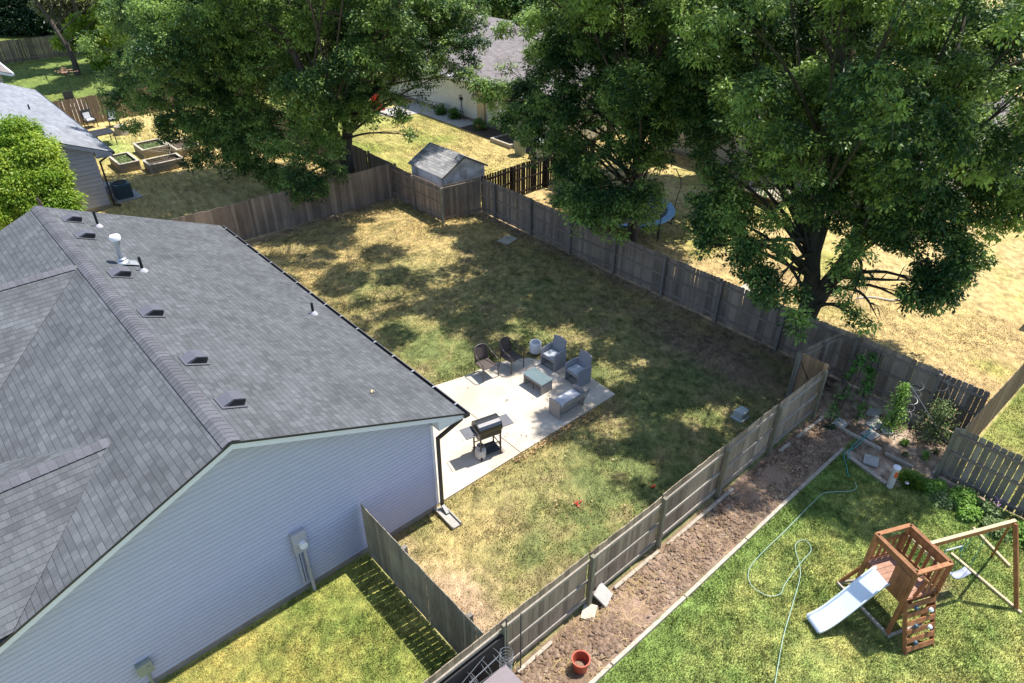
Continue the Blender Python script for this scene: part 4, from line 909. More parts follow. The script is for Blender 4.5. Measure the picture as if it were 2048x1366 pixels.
for (p, q, n_) in (((1,0),(1,1),6),((0,1),(1,1),5)):
    for zz in (DZ+.07, RZ-.28 if p == (0,1) else RZ-.2):
        k = MB(); k.beam(PP(*p,zz), PP(*q,zz), .03, .06); k.build('balustrade_rail', M['cedar'], ps)
    for i in range(n_):
        t = (i+.7)/(n_+.4); a = p[0]+(q[0]-p[0])*t; b = p[1]+(q[1]-p[1])*t
        k = MB(); k.beam(PP(a,b,DZ+.03), PP(a,b,RZ-.24), .07, .018, up=tuple(uA if p == (0,1) else uB) if False else (0,0,1)); 
        k = MB(); wv_ = uB if p == (1,0) else uA; k.beam(PP(a,b,DZ+.03)-wv_*.0, PP(a,b,RZ-.22), .02, .07, up=tuple(wv_)); k.build('baluster', M['cedar'], ps)
k = MB()
for i in range(3):
    b = .07+i*.13; k.beam(PP(0,b,DZ-.1)-uA*.025, PP(0,b,RZ-.18)-uA*.025, .02, .13, up=tuple(uB))
k.build('side_panel', M['cedar'], ps)
# front (A-B side) balusters, half
for t in (.62,.8):
    k = MB(); k.beam(PP(t,0,DZ+.03), PP(t,0,RZ-.05), .02, .07, up=tuple(uA)); k.build('baluster', M['cedar'], ps)
k = MB(); k.beam(PP(0,0,.62)+uA*.05, PP(0,.0,DZ+.45)+uA*.42, .025, .07, up=tuple(uB)); k.beam(PP(.1,0,RZ-.12), PP(.62,0,DZ+.35), .02,.06, up=tuple(uB)); k.build('brace', M['cedar'], ps)
# climbing wall
cf0, cf1 = Vector((11.86,.93,0)), Vector((12.5,.64,0)); ct0, ct1 = PP(.02,0,DZ)-uB*.03, PP(.86,0,DZ)-uB*.03
for a, b in ((cf0, ct0), (cf1, ct1)):
    k = MB(); k.beam(a, b, .035, .09, up=tuple(-uB)); k.build('wall_rail', M['cedar'], ps)
pn = Vector((0,0,0))
climb_n = ((cf1-cf0).cross(ct0-cf0)).normalized()
if climb_n.z < 0: climb_n = -climb_n
for i in range(6):
    t = .10+i*.162; k = MB(); k.beam(cf0.lerp(ct0,t)+climb_n*.045, cf1.lerp(ct1,t)+climb_n*.045, .115, .022, up=tuple(climb_n)); k.build('climbing_plank', M['cedar'], ps)
for (t, s) in ((.86,.3),(.74,.82),(.52,.3),(.42,.8),(.2,.3)):
    q = cf0.lerp(cf1,s).lerp(ct0.lerp(ct1,s),t)+climb_n*.06; k = MB(); k.tube([q, q+climb_n*.05], [.055,.035], 9); k.tube([q+climb_n*.05, q+climb_n*.055], [.02,.02], 8); k.build('climbing_hold', M['slide'] if (s > .5) else M['ac'], ps, smooth=40)
# ground frame
gA, gC = Vector((12.0,1.38,.04)), Vector((12.42,2.45,.04))
k = MB(); k.beam((11.97,1.30,.04),(12.46,2.72,.04),.05,.08); k.beam((12.46,2.72,.04),(13.1,2.1,.3),.04,.08); k.build('ground_rail', M['timber'], ps)
k = MB(); k.beam((12.0,1.33,.04),(12.8,.98,.04),.05,.08); k.build('ground_rail', M['timber'], ps)
k = MB(); k.beam((12.50,2.70,.05),(12.75,2.35,.9),.04,.08); k.build('brace', M['cedar'], ps)
# slide
S0 = PP(0,.56,DZ+.02); sd = Vector((-1.25,.60,0)).normalized(); sn = Vector((sd.y,-sd.x,0))
prof = [(0,1.23),(.10,1.22),(.22,1.14),(.45,.93),(.75,.64),(1.0,.42),(1.15,.31),(1.28,.25),(1.42,.22)]
vs = []; hw = .205
for (d_, z) in prof:
    c = Vector((S0.x,S0.y,0))+sd*d_; zz = z-.10 if d_ > .9 else z-.10*d_/.9
    for (o_, up_) in ((-hw-.035,.03),(-hw-.03,.075),(-hw,.075),(-hw+.015,.0),(hw-.015,.0),(hw,.075),(hw+.03,.075),(hw+.035,.03)):
        vs.append(c+sn*o_+Vector((0,0,zz+up_)))
k = MB(); n_ = 8
k.add(vs, [(i*n_+j, i*n_+j+1, (i+1)*n_+j+1, (i+1)*n_+j) for i in range(len(prof)-1) for j in range(n_-1)])
o = k.build('slide', M['slide'], ps, smooth=50); sdm = o.modifiers.new('t','SOLIDIFY'); sdm.thickness = .012
# swing beam
b0 = PP(1,.5,RZ-.06); b1 = Vector((14.98,.55,RZ-.06))
k = MB(); k.beam(b0, b1, .045, .14); k.build('swing_beam', M['cedar'], ps)
k = MB(); k.beam(b0+Vector((0,0,.075)), b1+Vector((0,0,.075)), .075, .012); k.build('beam_cap', M['pine'], ps)
k = MB(); k.beam((14.77,-.27,0),(14.90,.52,RZ-.02),.05,.09); k.build('frame_leg', M['cedar'], ps)
k = MB(); k.beam((16.01,.64,0),(14.95,.60,RZ-.02),.05,.09); k.build('frame_leg', M['cedar'], ps)
k = MB(); k.beam((16.55,1.27,.035),(15.94,.25,.035),.06,.06); k.build('ground_rail', M['pine'], ps)
k = MB(); k.beam((14.74,-.36,.035),(15.30,1.32,.035),.06,.06); k.build('ground_rail', M['pine'], ps)
bd = (b1-b0).normalized()
sw = thing('belt_swing', 'blue grey belt swing hanging by chains from the beam', 'swing', tuple(b0+bd*1.35))
q = b0+bd*1.35+Vector((0,0,-.07)); seatz = .55
for s in (-.23,.23):
    k = MB(); k.tube([q+bd*s, Vector((q.x,q.y,seatz+.06))+bd*s*1.0], .006, 5); k.build('chain', M['hose_teal'], sw)
k = MB(); vs = []
for i in range(7):
    s = -.24+i*.08; z = seatz+.10*(abs(s)/.24)**2
    c = Vector((q.x,q.y,z))+bd*s; nrm = Vector((-bd.y,bd.x,0)); vs += [c-nrm*.09, c+nrm*.09]
k.add(vs, [(2*i,2*i+1,2*i+3,2*i+2) for i in range(6)]); o = k.build('seat', M['siding_n'], sw, smooth=60); m_ = o.modifiers.new('t','SOLIDIFY'); m_.thickness = .02
tz = thing('trapeze_bar', 'teal trapeze bar with rings hanging from the beam near the tower', 'swing', tuple(b0+bd*.6)); q = b0+bd*.55+Vector((0,0,-.07))
for s in (0,.45):
    k = MB(); k.tube([q+bd*s, q+bd*s+Vector((0,0,-.28))], .006, 5); k.tube([q+bd*s+Vector((.05*math.cos(a),0,-.36+.08*math.sin(a))) for a in np.linspace(0,6.283,13)], .012, 6); k.build('ring', M['hose_teal'], tz)
k = MB(); k.tube([q+Vector((0,0,-.28)), q+bd*.45+Vector((0,0,-.28))], .018, 8); k.build('bar', M['galv'], tz)

# ------------------------------------------------------------------ leaves / plants / trees
def leafmesh(name, C, T, mat, parent, L=(.15,.24), W=.42, droop=.55, up=.75, seed=0, outc=None, off=None):
    """C: (n,3) leaf bases, T: (n,) tint"""
    r = np.random.default_rng(seed); n = len(C)
    a = r.uniform(0, 2*np.pi, n); d = np.stack([np.cos(a), np.sin(a), np.zeros(n)], 1)
    if outc is not None:
        o = C-outc; o[:, 2] *= .3; o /= np.linalg.norm(o, axis=1, keepdims=True)+1e-6; d = d+o*.7; d /= np.linalg.norm(d, axis=1, keepdims=True)+1e-6
    if off is not None:
        d = d*.45+off/(np.linalg.norm(off, axis=1, keepdims=True)+1e-6)
    d[:, 2] -= droop*r.uniform(.2, 1.5, n); d /= np.linalg.norm(d, axis=1, keepdims=True)
    nn = np.stack([r.normal(0, .45, n), r.normal(0, .45, n), np.full(n, up)], 1)
    s = np.cross(d, nn); s /= np.linalg.norm(s, axis=1, keepdims=True)+1e-6
    l = r.uniform(*L, n)[:, None]; w_ = l*W*r.uniform(.7, 1.2, (n, 1))
    nv = np.cross(s, d)
    V = np.empty((n, 4, 3)); V[:, 0] = C; V[:, 1] = C+d*l*.42+s*w_*.5-nv*.02*l; V[:, 2] = C+d*l-nv*l*.12; V[:, 3] = C+d*l*.42-s*w_*.5-nv*.02*l
    return npmesh(name, V.reshape(-1, 3), np.arange(4*n).reshape(-1, 4), mat, 4, parent, attr=T)
def n3(P, s, seed):
    return .5*(vnoise(P[:,0]+P[:,2]*.7, P[:,1]-P[:,2]*.4, s, seed)+vnoise(P[:,1]*.9+31, P[:,2]+P[:,0]*.3, s, seed+5))
def tree(label, base, fork, lobes, nleaf, mat='leaf', name='maple_tree', group=None, tr=.32, bark='bark', seed=1, L=(.095,.16), W=.5, stems=None, tufts=46, spread=.175, thr=.44, droop=.55, limbs=True):
    r = np.random.default_rng(seed); rnd = random.Random(seed)
    root = thing(name, label, 'tree', tuple(base), group); B = Vector(base)
    lob = np.array([l[:4] for l in lobes], float); flat_ = np.array([l[4] if len(l) > 4 else .8 for l in lobes])
    wgt = lob[:, 3]**2*(flat_+.3); wgt /= wgt.sum()
    nt_ = int(nleaf/tufts*2.0); idx = r.choice(len(lob), nt_, p=wgt)
    v = r.normal(size=(nt_, 3)); v /= np.linalg.norm(v, axis=1, keepdims=True)
    v[:, 2] = np.where((v[:, 2] < -.2) & (r.random(nt_) < .5), -v[:, 2], v[:, 2])
    rad = r.uniform(.35, 1.0, nt_)**.55
    P = lob[idx, :3]+v*(rad*lob[idx, 3])[:, None]*np.stack([np.ones(nt_), np.ones(nt_), flat_[idx]], 1)
    k = (n3(P, 1.0, seed)*.5+n3(P, .5, seed+2)*.5) > thr*r.uniform(.8, 1.2, nt_); P = P[k]; idx = idx[k]
    P = P[P[:, 2] > .25]; nt_ = len(P)
    tt = np.clip(.33+r.normal(0, .27, nt_)+(n3(P, 1.3, seed+9)-.5)*1.6+.4*(r.random(nt_) < .15), 0, 1)
    C = np.repeat(P, tufts, 0); OF = r.normal(0, 1, C.shape); OF /= np.linalg.norm(OF, axis=1, keepdims=True); OF *= (spread*1.5*r.uniform(.1, 1, len(C))**.6)[:, None]*np.array([1, 1, .7]); C = C+OF*np.repeat(r.uniform(.6, 1.35, nt_), tufts)[:, None]
    T = np.clip(np.repeat(tt, tufts)+r.normal(0, .10, len(C)), 0, 1)
    if len(C) > nleaf:
        s = r.permutation(len(C))[:nleaf]; C = C[s]; T = T[s]; OF = OF[s]
    cen = lob[:, :3].mean(0)
    leafmesh('crown', C-np.array(base), T, M[mat], root, L, W, droop, seed=seed, off=OF)
    # trunk and limbs
    stems = stems or [[tuple(fork)]]
    tk = MB(); top = []
    for st_ in stems:
        pts = [B+Vector((0,0,-.1))]+[Vector(p) for p in st_]
        pth = smooth_path([tuple(p) for p in pts], 5); n_ = len(pth)
        tk.tube([p+Vector((rnd.uniform(-.03,.03),rnd.uniform(-.03,.03),0)) for p in pth], [tr*(1.25 if i == 0 else 1)*(1-.62*i/(n_-1)) for i in range(n_)], 12)
        top.append(pth)
    tk.build('trunk', M[bark], root, smooth=60)
    if limbs:
        lm = MB()
        for l in lob:
            if rnd.random() > .5: continue
            c = Vector(l[:3]); best = min(top, key=lambda pth: (pth[-1]-c).length)
            j = rnd.randint(max(1, len(best)//3), len(best)-1); s = best[j]
            if c.z-s.z < .2: s = best[max(1, j//2)]
            mid = s.lerp(c, .5)+Vector((rnd.uniform(-.3,.3), rnd.uniform(-.3,.3), rnd.uniform(.1,.7)))
            pth = smooth_path([s, mid, c], 5); m_ = len(pth)
            lm.tube(pth, [max(.010, tr*.24*(1-i/(m_-1))**.8) for i in range(m_)], 6, cap=False)
            for q in range(5):
                s2 = pth[rnd.randint(m_//2, m_-1)]; e = c+Vector((rnd.gauss(0,1), rnd.gauss(0,1), rnd.gauss(0,.6)))*float(l[3])*.6
                lm.tube([s2, s2.lerp(e, .5)+Vector((0,0,.15)), e], [.018,.012,.006], 4, cap=False)
        lm.build('limb', M[bark], root, smooth=60)
    return root
def crown(c, rx, ry, rz_, n, r0, r1, seed, zmin=None, zmax=None, inner=.25):
    r = random.Random(seed); out = []
    gr_ = math.pi*(3-5**.5)
    for i in range(n):
        z = 1-2*(i+.5)/n; q = math.sqrt(1-z*z); a = i*gr_+r.uniform(-.3,.3); s = r.uniform(.72, 1.02)
        if r.random() < inner: s *= .5
        p = (c[0]+rx*q*math.cos(a)*s, c[1]+ry*q*math.sin(a)*s, c[2]+rz_*z*s)
        if zmin and p[2] < zmin: continue
        out.append((*p, r.uniform(r0, r1), r.uniform(.6,.95)))
    return out
#TREES
def D(x, y, z, r, f=.95): return (x, y, z, r, f)
#LOBES
T3 = [D(22.3,8.6,13.4,1.2),D(20.9,9.3,11.2,1.3),D(21.3,6.5,12.7,1.1),D(22.3,11.5,12.8,0.89),D(18.8,7.8,13.1,1.2),D(23.4,7.4,12.1,1.2),D(21.1,12.1,12.0,1.1),D(20.2,4.3,12.5,1.4),D(24.7,10.2,12.3,1.4),D(20.0,9.1,10.7,0.93),D(23.6,5.3,11.7,0.98),D(22.4,13.3,11.5,1.2),D(18.0,5.7,11.6,1.4),D(25.7,8.8,11.5,0.9),D(18.2,12.9,11.2,1.1),D(21.4,4.0,10.8,1.1),D(24.2,11.3,10.6,1.4),D(17.3,10.5,10.6,0.89),D(24.1,4.1,10.4,0.83),D(21.0,13.4,10.2,1),D(19.3,3.0,10.1,1.4),D(24.8,8.9,9.9,0.82),D(18.7,12.6,9.7,0.89),D(21.2,2.5,9.5,1.4),D(22.5,13.9,9.4,1.1),D(17.6,6.6,9.2,1.2),D(25.3,7.9,9.1,1.2),D(20.5,13.7,8.9,1.1),D(20.4,4.6,8.9,1.1),D(25.2,9.9,8.5,0.84),D(17.8,9.7,8.4,1),D(22.7,6.7,8.9,0.84),D(21.7,14.5,7.8,1.1),D(19.0,5.9,8.0,0.99),D(24.8,8.0,7.7,1),D(19.3,11.1,7.9,1.2),D(21.1,5.0,7.6,0.94),D(23.6,11.1,7.3,0.86),D(18.9,8.9,7.2,1.1),D(23.3,7.5,7.2,1.2),D(21.0,10.2,8.3,0.87),D(20.5,6.8,6.9,1.3),D(22.7,8.9,6.7,1.2),D(21.0,9.0,8.1,0.98),D(21.8,15.4,6.5,0.8),D(21.8,14.4,6.4,0.6),D(22.1,13.5,6.6,0.9),D(20.6,11.6,5.7,0.8),D(20.4,10.7,5.4,0.9),D(20.5,12.3,5.5,0.6),D(20.8,13.2,5.9,0.35),D(22.5,16.1,7.3,0.9),D(22.8,13.6,7.3,1),D(18.5,11.4,4.2,0.45),D(19.2,11.3,4.9,0.7),D(19.0,10.1,4.2,0.6),D(18.8,11.3,4.5,0.55),D(18.9,9.3,4.0,0.5),D(18.4,10.0,3.9,0.45),D(19.7,5.9,2.7,0.35),D(20.4,5.7,3.2,0.45),D(20.9,5.2,3.2,0.4),D(21.5,4.9,3.8,0.45),D(22.1,4.8,4.3,0.5),D(19.3,6.1,2.7,0.3),D(17.9,8.5,3.1,0.4),D(18.2,9.4,3.5,0.45),D(18.8,7.1,3.4,0.28),D(21.0,9.1,5.1,0.9),D(20.1,9.9,5.1,0.9),D(19.5,10.5,4.6,0.8),D(18.9,11.0,4.2,0.7),D(19.5,12.1,5.1,0.8),D(20.3,7.1,4.0,0.7),D(21.9,6.8,4.7,0.9),D(21.9,7.6,5.3,1),D(22.2,8.9,6.0,1.1),D(22.0,10.8,7.0,1.2),D(22.4,12.9,7.2,1.2),D(22.5,7.4,6.5,1.1),D(24.2,8.8,8.0,1.2),D(23.1,6.6,7.1,1.1),D(23.9,15.7,8.2,1.2),D(24.3,13.5,9.7,1.3),D(24.6,10.9,8.8,1.2),D(24.4,8.6,9.7,1.2),D(25.4,7.1,8.7,1.1),D(24.1,5.4,7.6,1),D(23.4,4.9,6.5,0.9),D(18.4,10.1,3.5,0.4),D(18.0,11.0,3.7,0.35),D(21.6,14.2,6.0,0.9),D(19.8,12.3,5.7,0.8),D(19.2,11.8,4.6,0.6),D(18.9,11.2,3.5,0.4),D(19.7,11.1,4.3,0.7),D(19.8,10.2,3.3,0.6),D(18.4,9.0,3.2,0.45),D(17.5,7.4,2.9,0.4),D(18.7,8.1,3.0,0.35),D(20.2,11.4,5.1,0.9),D(20.6,10.4,4.3,0.8),D(20.1,7.7,3.5,0.35),D(19.7,6.8,3.0,0.4),D(19.7,6.4,2.5,0.4),D(20.6,6.6,3.4,0.6),D(20.8,5.9,2.8,0.5),D(21.2,6.8,4.1,0.8),D(21.5,5.8,3.4,0.7),D(21.6,5.1,3.2,0.5),D(22.1,5.6,4.3,0.8),D(23.0,5.3,4.8,0.7),D(23.9,5.1,5.5,0.9),D(24.3,4.5,5.3,0.7),D(22.3,5.0,3.8,0.4),D(21.5,8.1,4.4,0.7),D(22.3,6.3,5.3,1),D(23.6,5.9,6.1,1),D(24.8,5.2,6.5,1),D(22.5,9.8,5.5,1),D(21.4,10.8,5.7,1),D(20.8,12.0,6.3,1),D(23.3,15.1,6.9,1),D(24.1,16.7,7.7,1),D(24.2,15.6,8.3,1.2),D(24.9,17.3,9.1,1.1),D(21.9,11.8,7.2,1.2),D(23.1,10.7,7.2,1.2),D(21.8,8.2,6.3,1.1),D(22.6,8.9,7.9,1.1),D(23.3,7.4,7.4,1.2),D(24.1,8.1,9.0,1.1),D(24.7,6.7,8.0,1.1),D(25.7,6.0,8.3,1),D(25.5,7.2,9.5,1.1),D(22.7,12.5,8.8,1.2),D(24.2,11.7,9.4,1.2),D(23.8,9.5,9.7,1),D(25.0,8.4,10.2,1.1),D(26.3,7.0,10.0,1),D(22.4,13.9,10.0,1.2),D(19.8,6.2,2.1,0.2),D(21.1,5.1,2.7,0.25),D(17.3,7.1,2.7,0.2),D(17.7,8.8,13.4,0.91),D(19.2,10.1,13.1,0.98),D(16.8,7.0,12.9,0.73),D(18.6,7.6,13.0,0.9),D(16.7,10.2,12.6,0.82),D(18.3,11.2,12.6,0.81),D(19.0,9.0,12.4,1.1),D(18.2,6.7,12.8,0.89)]  # closing high lobes are out of view, added to shade the front lawn
T2 = [D(23.5,17.7,13.2,1.4),D(21.6,18.1,11.2,1.1),D(23.2,15.6,12.7,0.87),D(23.8,19.3,12.0,1.1),D(19.9,17.9,11.8,1.3),D(24.8,16.6,11.5,0.88),D(21.9,18.9,10.3,1.3),D(20.5,15.3,11.2,1.3),D(26.4,18.5,11.5,1.2),D(18.8,19.8,11.3,1.4),D(24.6,15.0,10.7,0.9),D(24.0,20.4,10.4,1.2),D(18.3,16.7,10.4,0.99),D(26.4,17.5,10.2,1.1),D(20.1,20.1,9.8,0.81),D(22.4,15.4,9.5,1.3),D(24.1,18.8,9.4,0.83),D(20.1,18.1,9.3,1.3),D(26.6,15.3,9.1,1),D(22.3,19.8,9.0,1.2),D(21.3,15.7,8.9,1.4),D(26.2,17.2,8.5,1.4),D(22.6,15.9,8.7,0.89),D(23.3,19.6,8.4,0.83),D(19.2,15.5,7.6,0.94),D(26.2,16.2,7.2,1.1),D(22.1,19.5,8.0,1.1),D(22.0,14.8,7.3,1.4),D(23.9,18.5,7.9,1.1),D(24.8,15.7,6.0,1.1),D(22.9,20.1,5.9,0.97),D(20.9,16.6,6.3,1.4),D(24.1,17.9,5.5,1),D(22.0,18.4,5.8,1.3),D(18.3,16.4,3.4,0.6),D(18.7,15.6,2.9,0.55),D(19.3,15.2,3.1,0.5),D(22.6,17.1,6.7,1),D(22.2,15.9,5.7,0.5),D(21.6,15.8,5.1,0.5),D(21.1,21.7,8.4,1),D(21.4,20.8,7.8,1.1),D(20.0,19.9,6.2,1),D(19.8,18.5,5.4,1),D(19.4,17.1,4.3,0.9),D(19.0,15.6,3.2,0.8),D(20.5,15.7,3.8,0.9),D(22.3,21.2,9.1,1.2),D(22.8,17.6,7.3,1.2),D(19.5,15.0,2.9,0.5),D(18.4,15.5,2.5,0.35),D(20.1,14.8,2.8,0.4),D(18.3,17.2,3.4,0.6),D(17.9,16.3,2.9,0.45),D(20.6,17.2,4.8,1),D(19.1,20.3,4.9,0.6),D(19.0,19.7,4.1,0.45),D(21.4,24.5,6.6,0.45),D(20.1,23.4,5.7,0.7),D(19.6,24.0,5.9,0.5),D(20.9,22.6,5.7,0.8),D(22.0,22.8,7.0,0.8),D(19.7,21.6,5.1,0.8),D(20.0,20.1,5.6,1),D(19.0,22.1,5.0,0.5),D(22.0,25.2,7.9,0.4),D(22.9,24.5,8.1,0.7),D(20.7,20.7,6.9,1),D(19.6,19.4,4.4,0.8),D(19.8,18.5,3.6,0.9),D(18.5,17.7,3.2,0.5),D(20.3,18.2,4.6,1),D(20.0,17.2,3.3,0.9),D(19.0,16.0,2.7,0.7),D(19.8,15.8,3.4,0.8),D(21.4,16.7,4.1,1),D(20.5,15.2,3.4,0.6),D(22.3,16.8,5.1,1),D(18.1,16.3,3.1,0.4),D(18.2,15.8,2.5,0.25),D(22.1,16.1,4.1,0.6),D(23.0,16.8,5.7,0.9),D(21.0,19.0,6.2,1.2),D(21.7,17.7,5.6,1.2),D(21.4,20.3,8.2,1.2),D(22.5,18.8,7.5,1.3),D(23.9,17.8,7.9,1.2),D(21.4,21.4,9.3,1),D(22.7,20.3,9.3,1.2),D(24.7,18.3,9.2,1.2),D(18.8,15.1,2.5,0.3),D(19.7,16.8,10.9,0.74),D(18.4,15.1,12.5,1.1),D(17.5,13.9,11.9,0.84),D(17.9,16.6,11.8,1),D(15.3,17.6,11.8,0.77),D(14.5,19.2,13.0,1.1),D(17.9,18.2,12.1,0.82),D(18.2,21.4,12.7,0.79),D(15.7,20.4,12.6,1.1),D(16.6,19.3,12.2,0.89),D(16.2,22.2,12.3,1.1),D(14.3,21.6,12.8,0.74)]  # last high lobes sit unseen above the frame, added for lawn shade
T1 = [D(17.6,31.7,10.9,1.3),D(16.2,32.9,12.1,0.95),D(17.4,30.0,12.2,1.1),D(18.0,32.6,10.5,0.96),D(14.5,32.0,11.7,1.4),D(19.1,30.4,11.4,1.5),D(17.0,34.7,11.8,1.3),D(15.0,29.1,11.7,1.3),D(18.6,32.7,10.0,0.85),D(15.1,32.0,9.9,1.5),D(19.0,28.5,11.2,1),D(17.9,33.7,9.9,1.3),D(12.6,30.7,10.9,1.5),D(19.2,31.8,9.6,0.91),D(15.7,33.4,9.5,1.4),D(16.7,29.7,9.5,0.97),D(21.0,33.3,10.1,1.1),D(11.8,32.3,10.2,0.92),D(19.8,29.1,9.7,1.5),D(17.7,36.3,9.8,0.81),D(15.8,30.1,9.1,1.1),D(21.8,31.7,9.4,1.1),D(15.0,32.8,8.9,0.86),D(16.9,27.5,9.1,1.4),D(19.7,35.8,9.0,0.84),D(12.6,31.7,8.8,1.2),D(21.6,30.6,8.7,0.8),D(14.4,35.0,8.5,0.82),D(16.6,27.1,8.4,1.2),D(22.6,33.2,8.2,0.86),D(12.1,32.6,8.1,0.91),D(18.7,27.7,7.9,0.89),D(18.1,36.3,7.7,1.1),D(15.1,30.7,8.1,0.94),D(21.2,31.4,7.6,1.3),D(14.1,34.2,7.5,1.1),D(15.7,27.2,7.0,1.2),D(18.2,33.3,7.9,1.2),D(14.7,31.3,7.7,1.2),D(21.5,30.2,6.6,1.5),D(16.9,35.3,6.7,1.5),D(14.1,28.4,6.1,1.2),D(21.5,33.2,5.9,1),D(13.6,32.6,6.4,1.5),D(18.9,29.2,6.2,1.2),D(17.7,35.1,5.7,1.3),D(14.1,30.0,5.6,1.1),D(20.2,30.9,5.5,0.99),D(16.1,34.5,5.2,1.1),D(18.7,33.3,5.1,1.4),D(15.0,32.1,5.1,1.4),D(18.1,30.9,5.1,1.2),D(16.9,32.6,4.9,1.4),D(22.6,28.3,8.3,1),D(21.2,28.1,6.7,1),D(22.3,27.3,6.9,0.5),D(21.2,27.2,5.7,0.5),D(17.3,32.3,7.5,1.4),D(14.9,33.2,6.1,1.3),D(15.1,32.0,5.0,1.3),D(15.3,30.2,4.1,1.1),D(16.6,30.1,4.4,1),D(13.3,34.0,3.7,1.2),D(13.1,31.8,2.8,1.1),D(13.8,30.7,3.2,1),D(13.5,28.7,1.6,0.7),D(12.6,29.5,1.5,0.6),D(13.5,35.6,3.8,1.2),D(19.6,30.3,7.5,1.3),D(19.7,28.7,5.9,1.1),D(18.4,30.7,6.9,1.3),D(14.7,28.9,2.0,0.6),D(21.0,29.3,7.9,1.2),D(12.7,36.6,4.2,1),D(12.9,35.3,3.0,1),D(13.7,34.3,2.6,1.1),D(13.2,31.2,2.2,1.1),D(13.1,29.3,1.8,0.8),D(13.8,30.0,2.4,1),D(15.0,30.1,2.8,0.9),D(13.9,32.0,3.8,1.2),D(14.2,35.7,4.6,1.3),D(15.0,31.2,4.0,1.2),D(17.3,31.6,4.9,1.2),D(18.5,31.2,5.7,1.2),D(19.8,30.4,6.1,1.1),D(21.0,29.9,6.7,1.1),D(22.2,29.4,7.3,1.1),D(22.1,28.2,5.9,0.7),D(23.1,28.7,7.5,0.8),D(20.3,28.7,4.7,0.7),D(18.1,28.9,4.6,0.7),D(17.1,29.3,4.0,0.5),D(18.2,28.3,4.0,0.4),D(18.3,27.7,3.4,0.35),D(22.1,30.1,8.1,1.2),D(23.7,28.9,8.3,0.9),D(18.9,32.3,7.3,1.3),D(17.3,33.4,6.9,1.4),D(16.0,34.9,7.3,1.4),D(20.1,32.2,8.3,1.4),D(14.6,26.0,11.7,0.97),D(14.7,24.0,13.2,0.91),D(18.1,25.6,12.3,0.77),D(16.9,28.1,12.1,1),D(17.1,22.9,12.6,0.97),D(16.1,25.0,11.6,0.96),D(18.2,28.9,12.4,0.77),D(13.7,27.7,11.8,0.77),D(18.6,23.4,11.6,1),D(15.2,28.0,11.1,0.82)]  # final high lobes are unseen, added to cast shade on the back lawn
T4 = [D(13.5,36.2,11.2,0.9),D(11.9,37.3,10.7,1.4),D(13.0,34.5,10.7,1.3),D(13.4,36.8,9.1,1.4),D(11.3,36.3,9.1,1.3),D(14.6,34.7,10.0,0.81),D(12.6,39.2,10.1,0.86),D(12.3,34.6,8.9,1.1),D(15.4,36.6,9.3,0.91),D(11.3,36.5,8.4,1.4),D(13.8,33.4,9.0,1.1),D(13.6,38.6,8.7,1.5),D(10.2,33.8,8.7,1.1),D(14.4,36.0,8.2,0.96),D(10.9,39.0,8.3,1.2),D(11.1,32.8,8.1,1.2),D(15.5,37.8,7.9,1.3),D(10.9,36.7,7.8,1.3),D(14.2,33.5,7.5,1.2),D(13.0,37.8,7.6,1),D(10.0,33.4,7.0,1.5),D(16.4,36.0,6.8,0.93),D(10.9,37.0,7.2,0.99),D(13.2,34.9,7.2,0.81),D(14.9,38.4,6.3,1.5),D(10.2,35.5,6.4,1.4),D(14.1,35.9,6.8,1.2),D(11.5,38.7,5.7,1.5),D(12.4,34.1,5.8,1.4),D(15.2,37.1,5.0,1.3),D(10.7,36.4,5.4,0.98),D(13.2,35.5,6.3,1.4),D(12.9,37.4,5.1,1.5),D(11.9,35.7,4.5,1.5),D(12.1,34.5,3.1,1),D(12.0,35.2,3.7,1.1),D(11.5,36.4,4.5,1.1),D(10.5,36.4,3.5,0.9),D(12.7,34.1,3.1,1),D(13.2,34.8,1.8,0.8),D(11.8,33.8,1.9,0.7),D(12.6,36.5,4.8,1.3),D(12.5,38.7,7.2,1.4),D(10.8,40.8,7.8,1.1),D(13.6,37.7,7.2,1.4),D(10.0,38.8,4.8,1),D(13.4,33.2,1.1,0.7),D(11.3,35.5,3.3,0.9),D(10.2,40.8,7.2,1),D(10.3,39.4,5.8,1.1),D(9.0,39.8,5.0,0.8),D(8.9,39.1,4.1,0.7),D(10.0,38.0,4.0,0.9),D(10.2,37.1,3.1,0.6),D(11.3,37.6,4.8,1.2),D(11.9,36.1,3.7,1),D(11.2,35.7,2.5,0.8),D(11.7,34.4,2.5,0.8),D(10.5,35.6,1.7,0.5),D(11.1,35.2,1.9,0.5),D(12.1,33.8,2.3,0.8),D(11.6,38.8,6.4,1.4),D(12.7,37.4,6.0,1.4),D(14.0,36.6,6.4,1.4),D(11.7,40.0,7.8,1.2),D(13.4,38.5,7.8,1.4),D(15.1,37.1,8.1,1.4),D(9.1,41.2,6.6,0.7),D(9.0,38.4,3.3,0.5),D(13.0,33.9,1.5,0.7),D(13.7,32.8,0.9,0.6)]
T6 = [D(4.1,36.3,4.3,0.8),D(4.4,35.5,3.6,0.9),D(3.5,35.9,3.2,1),D(4.4,34.7,2.7,0.85),D(3.6,35.1,2.4,1.1),D(2.6,35.9,2.4,1.1),D(4.5,34.0,2.0,0.6),D(2.5,35.2,1.5,1),D(3.7,34.3,1.6,0.8),D(3.3,36.7,4.0,0.8),D(4.6,33.5,1.6,0.35),D(2.5,36.7,3.1,1),D(4.8,34.8,3.2,0.3)]
T5B = [D(26.8,18.6,5.3,1),D(27.2,16.9,5.6,1),D(30.3,17.7,6.0,1.2),D(34.3,17.5,6.1,1.2),D(34.1,19.1,7.7,1.4),D(36.9,16.8,7.9,1.4)]
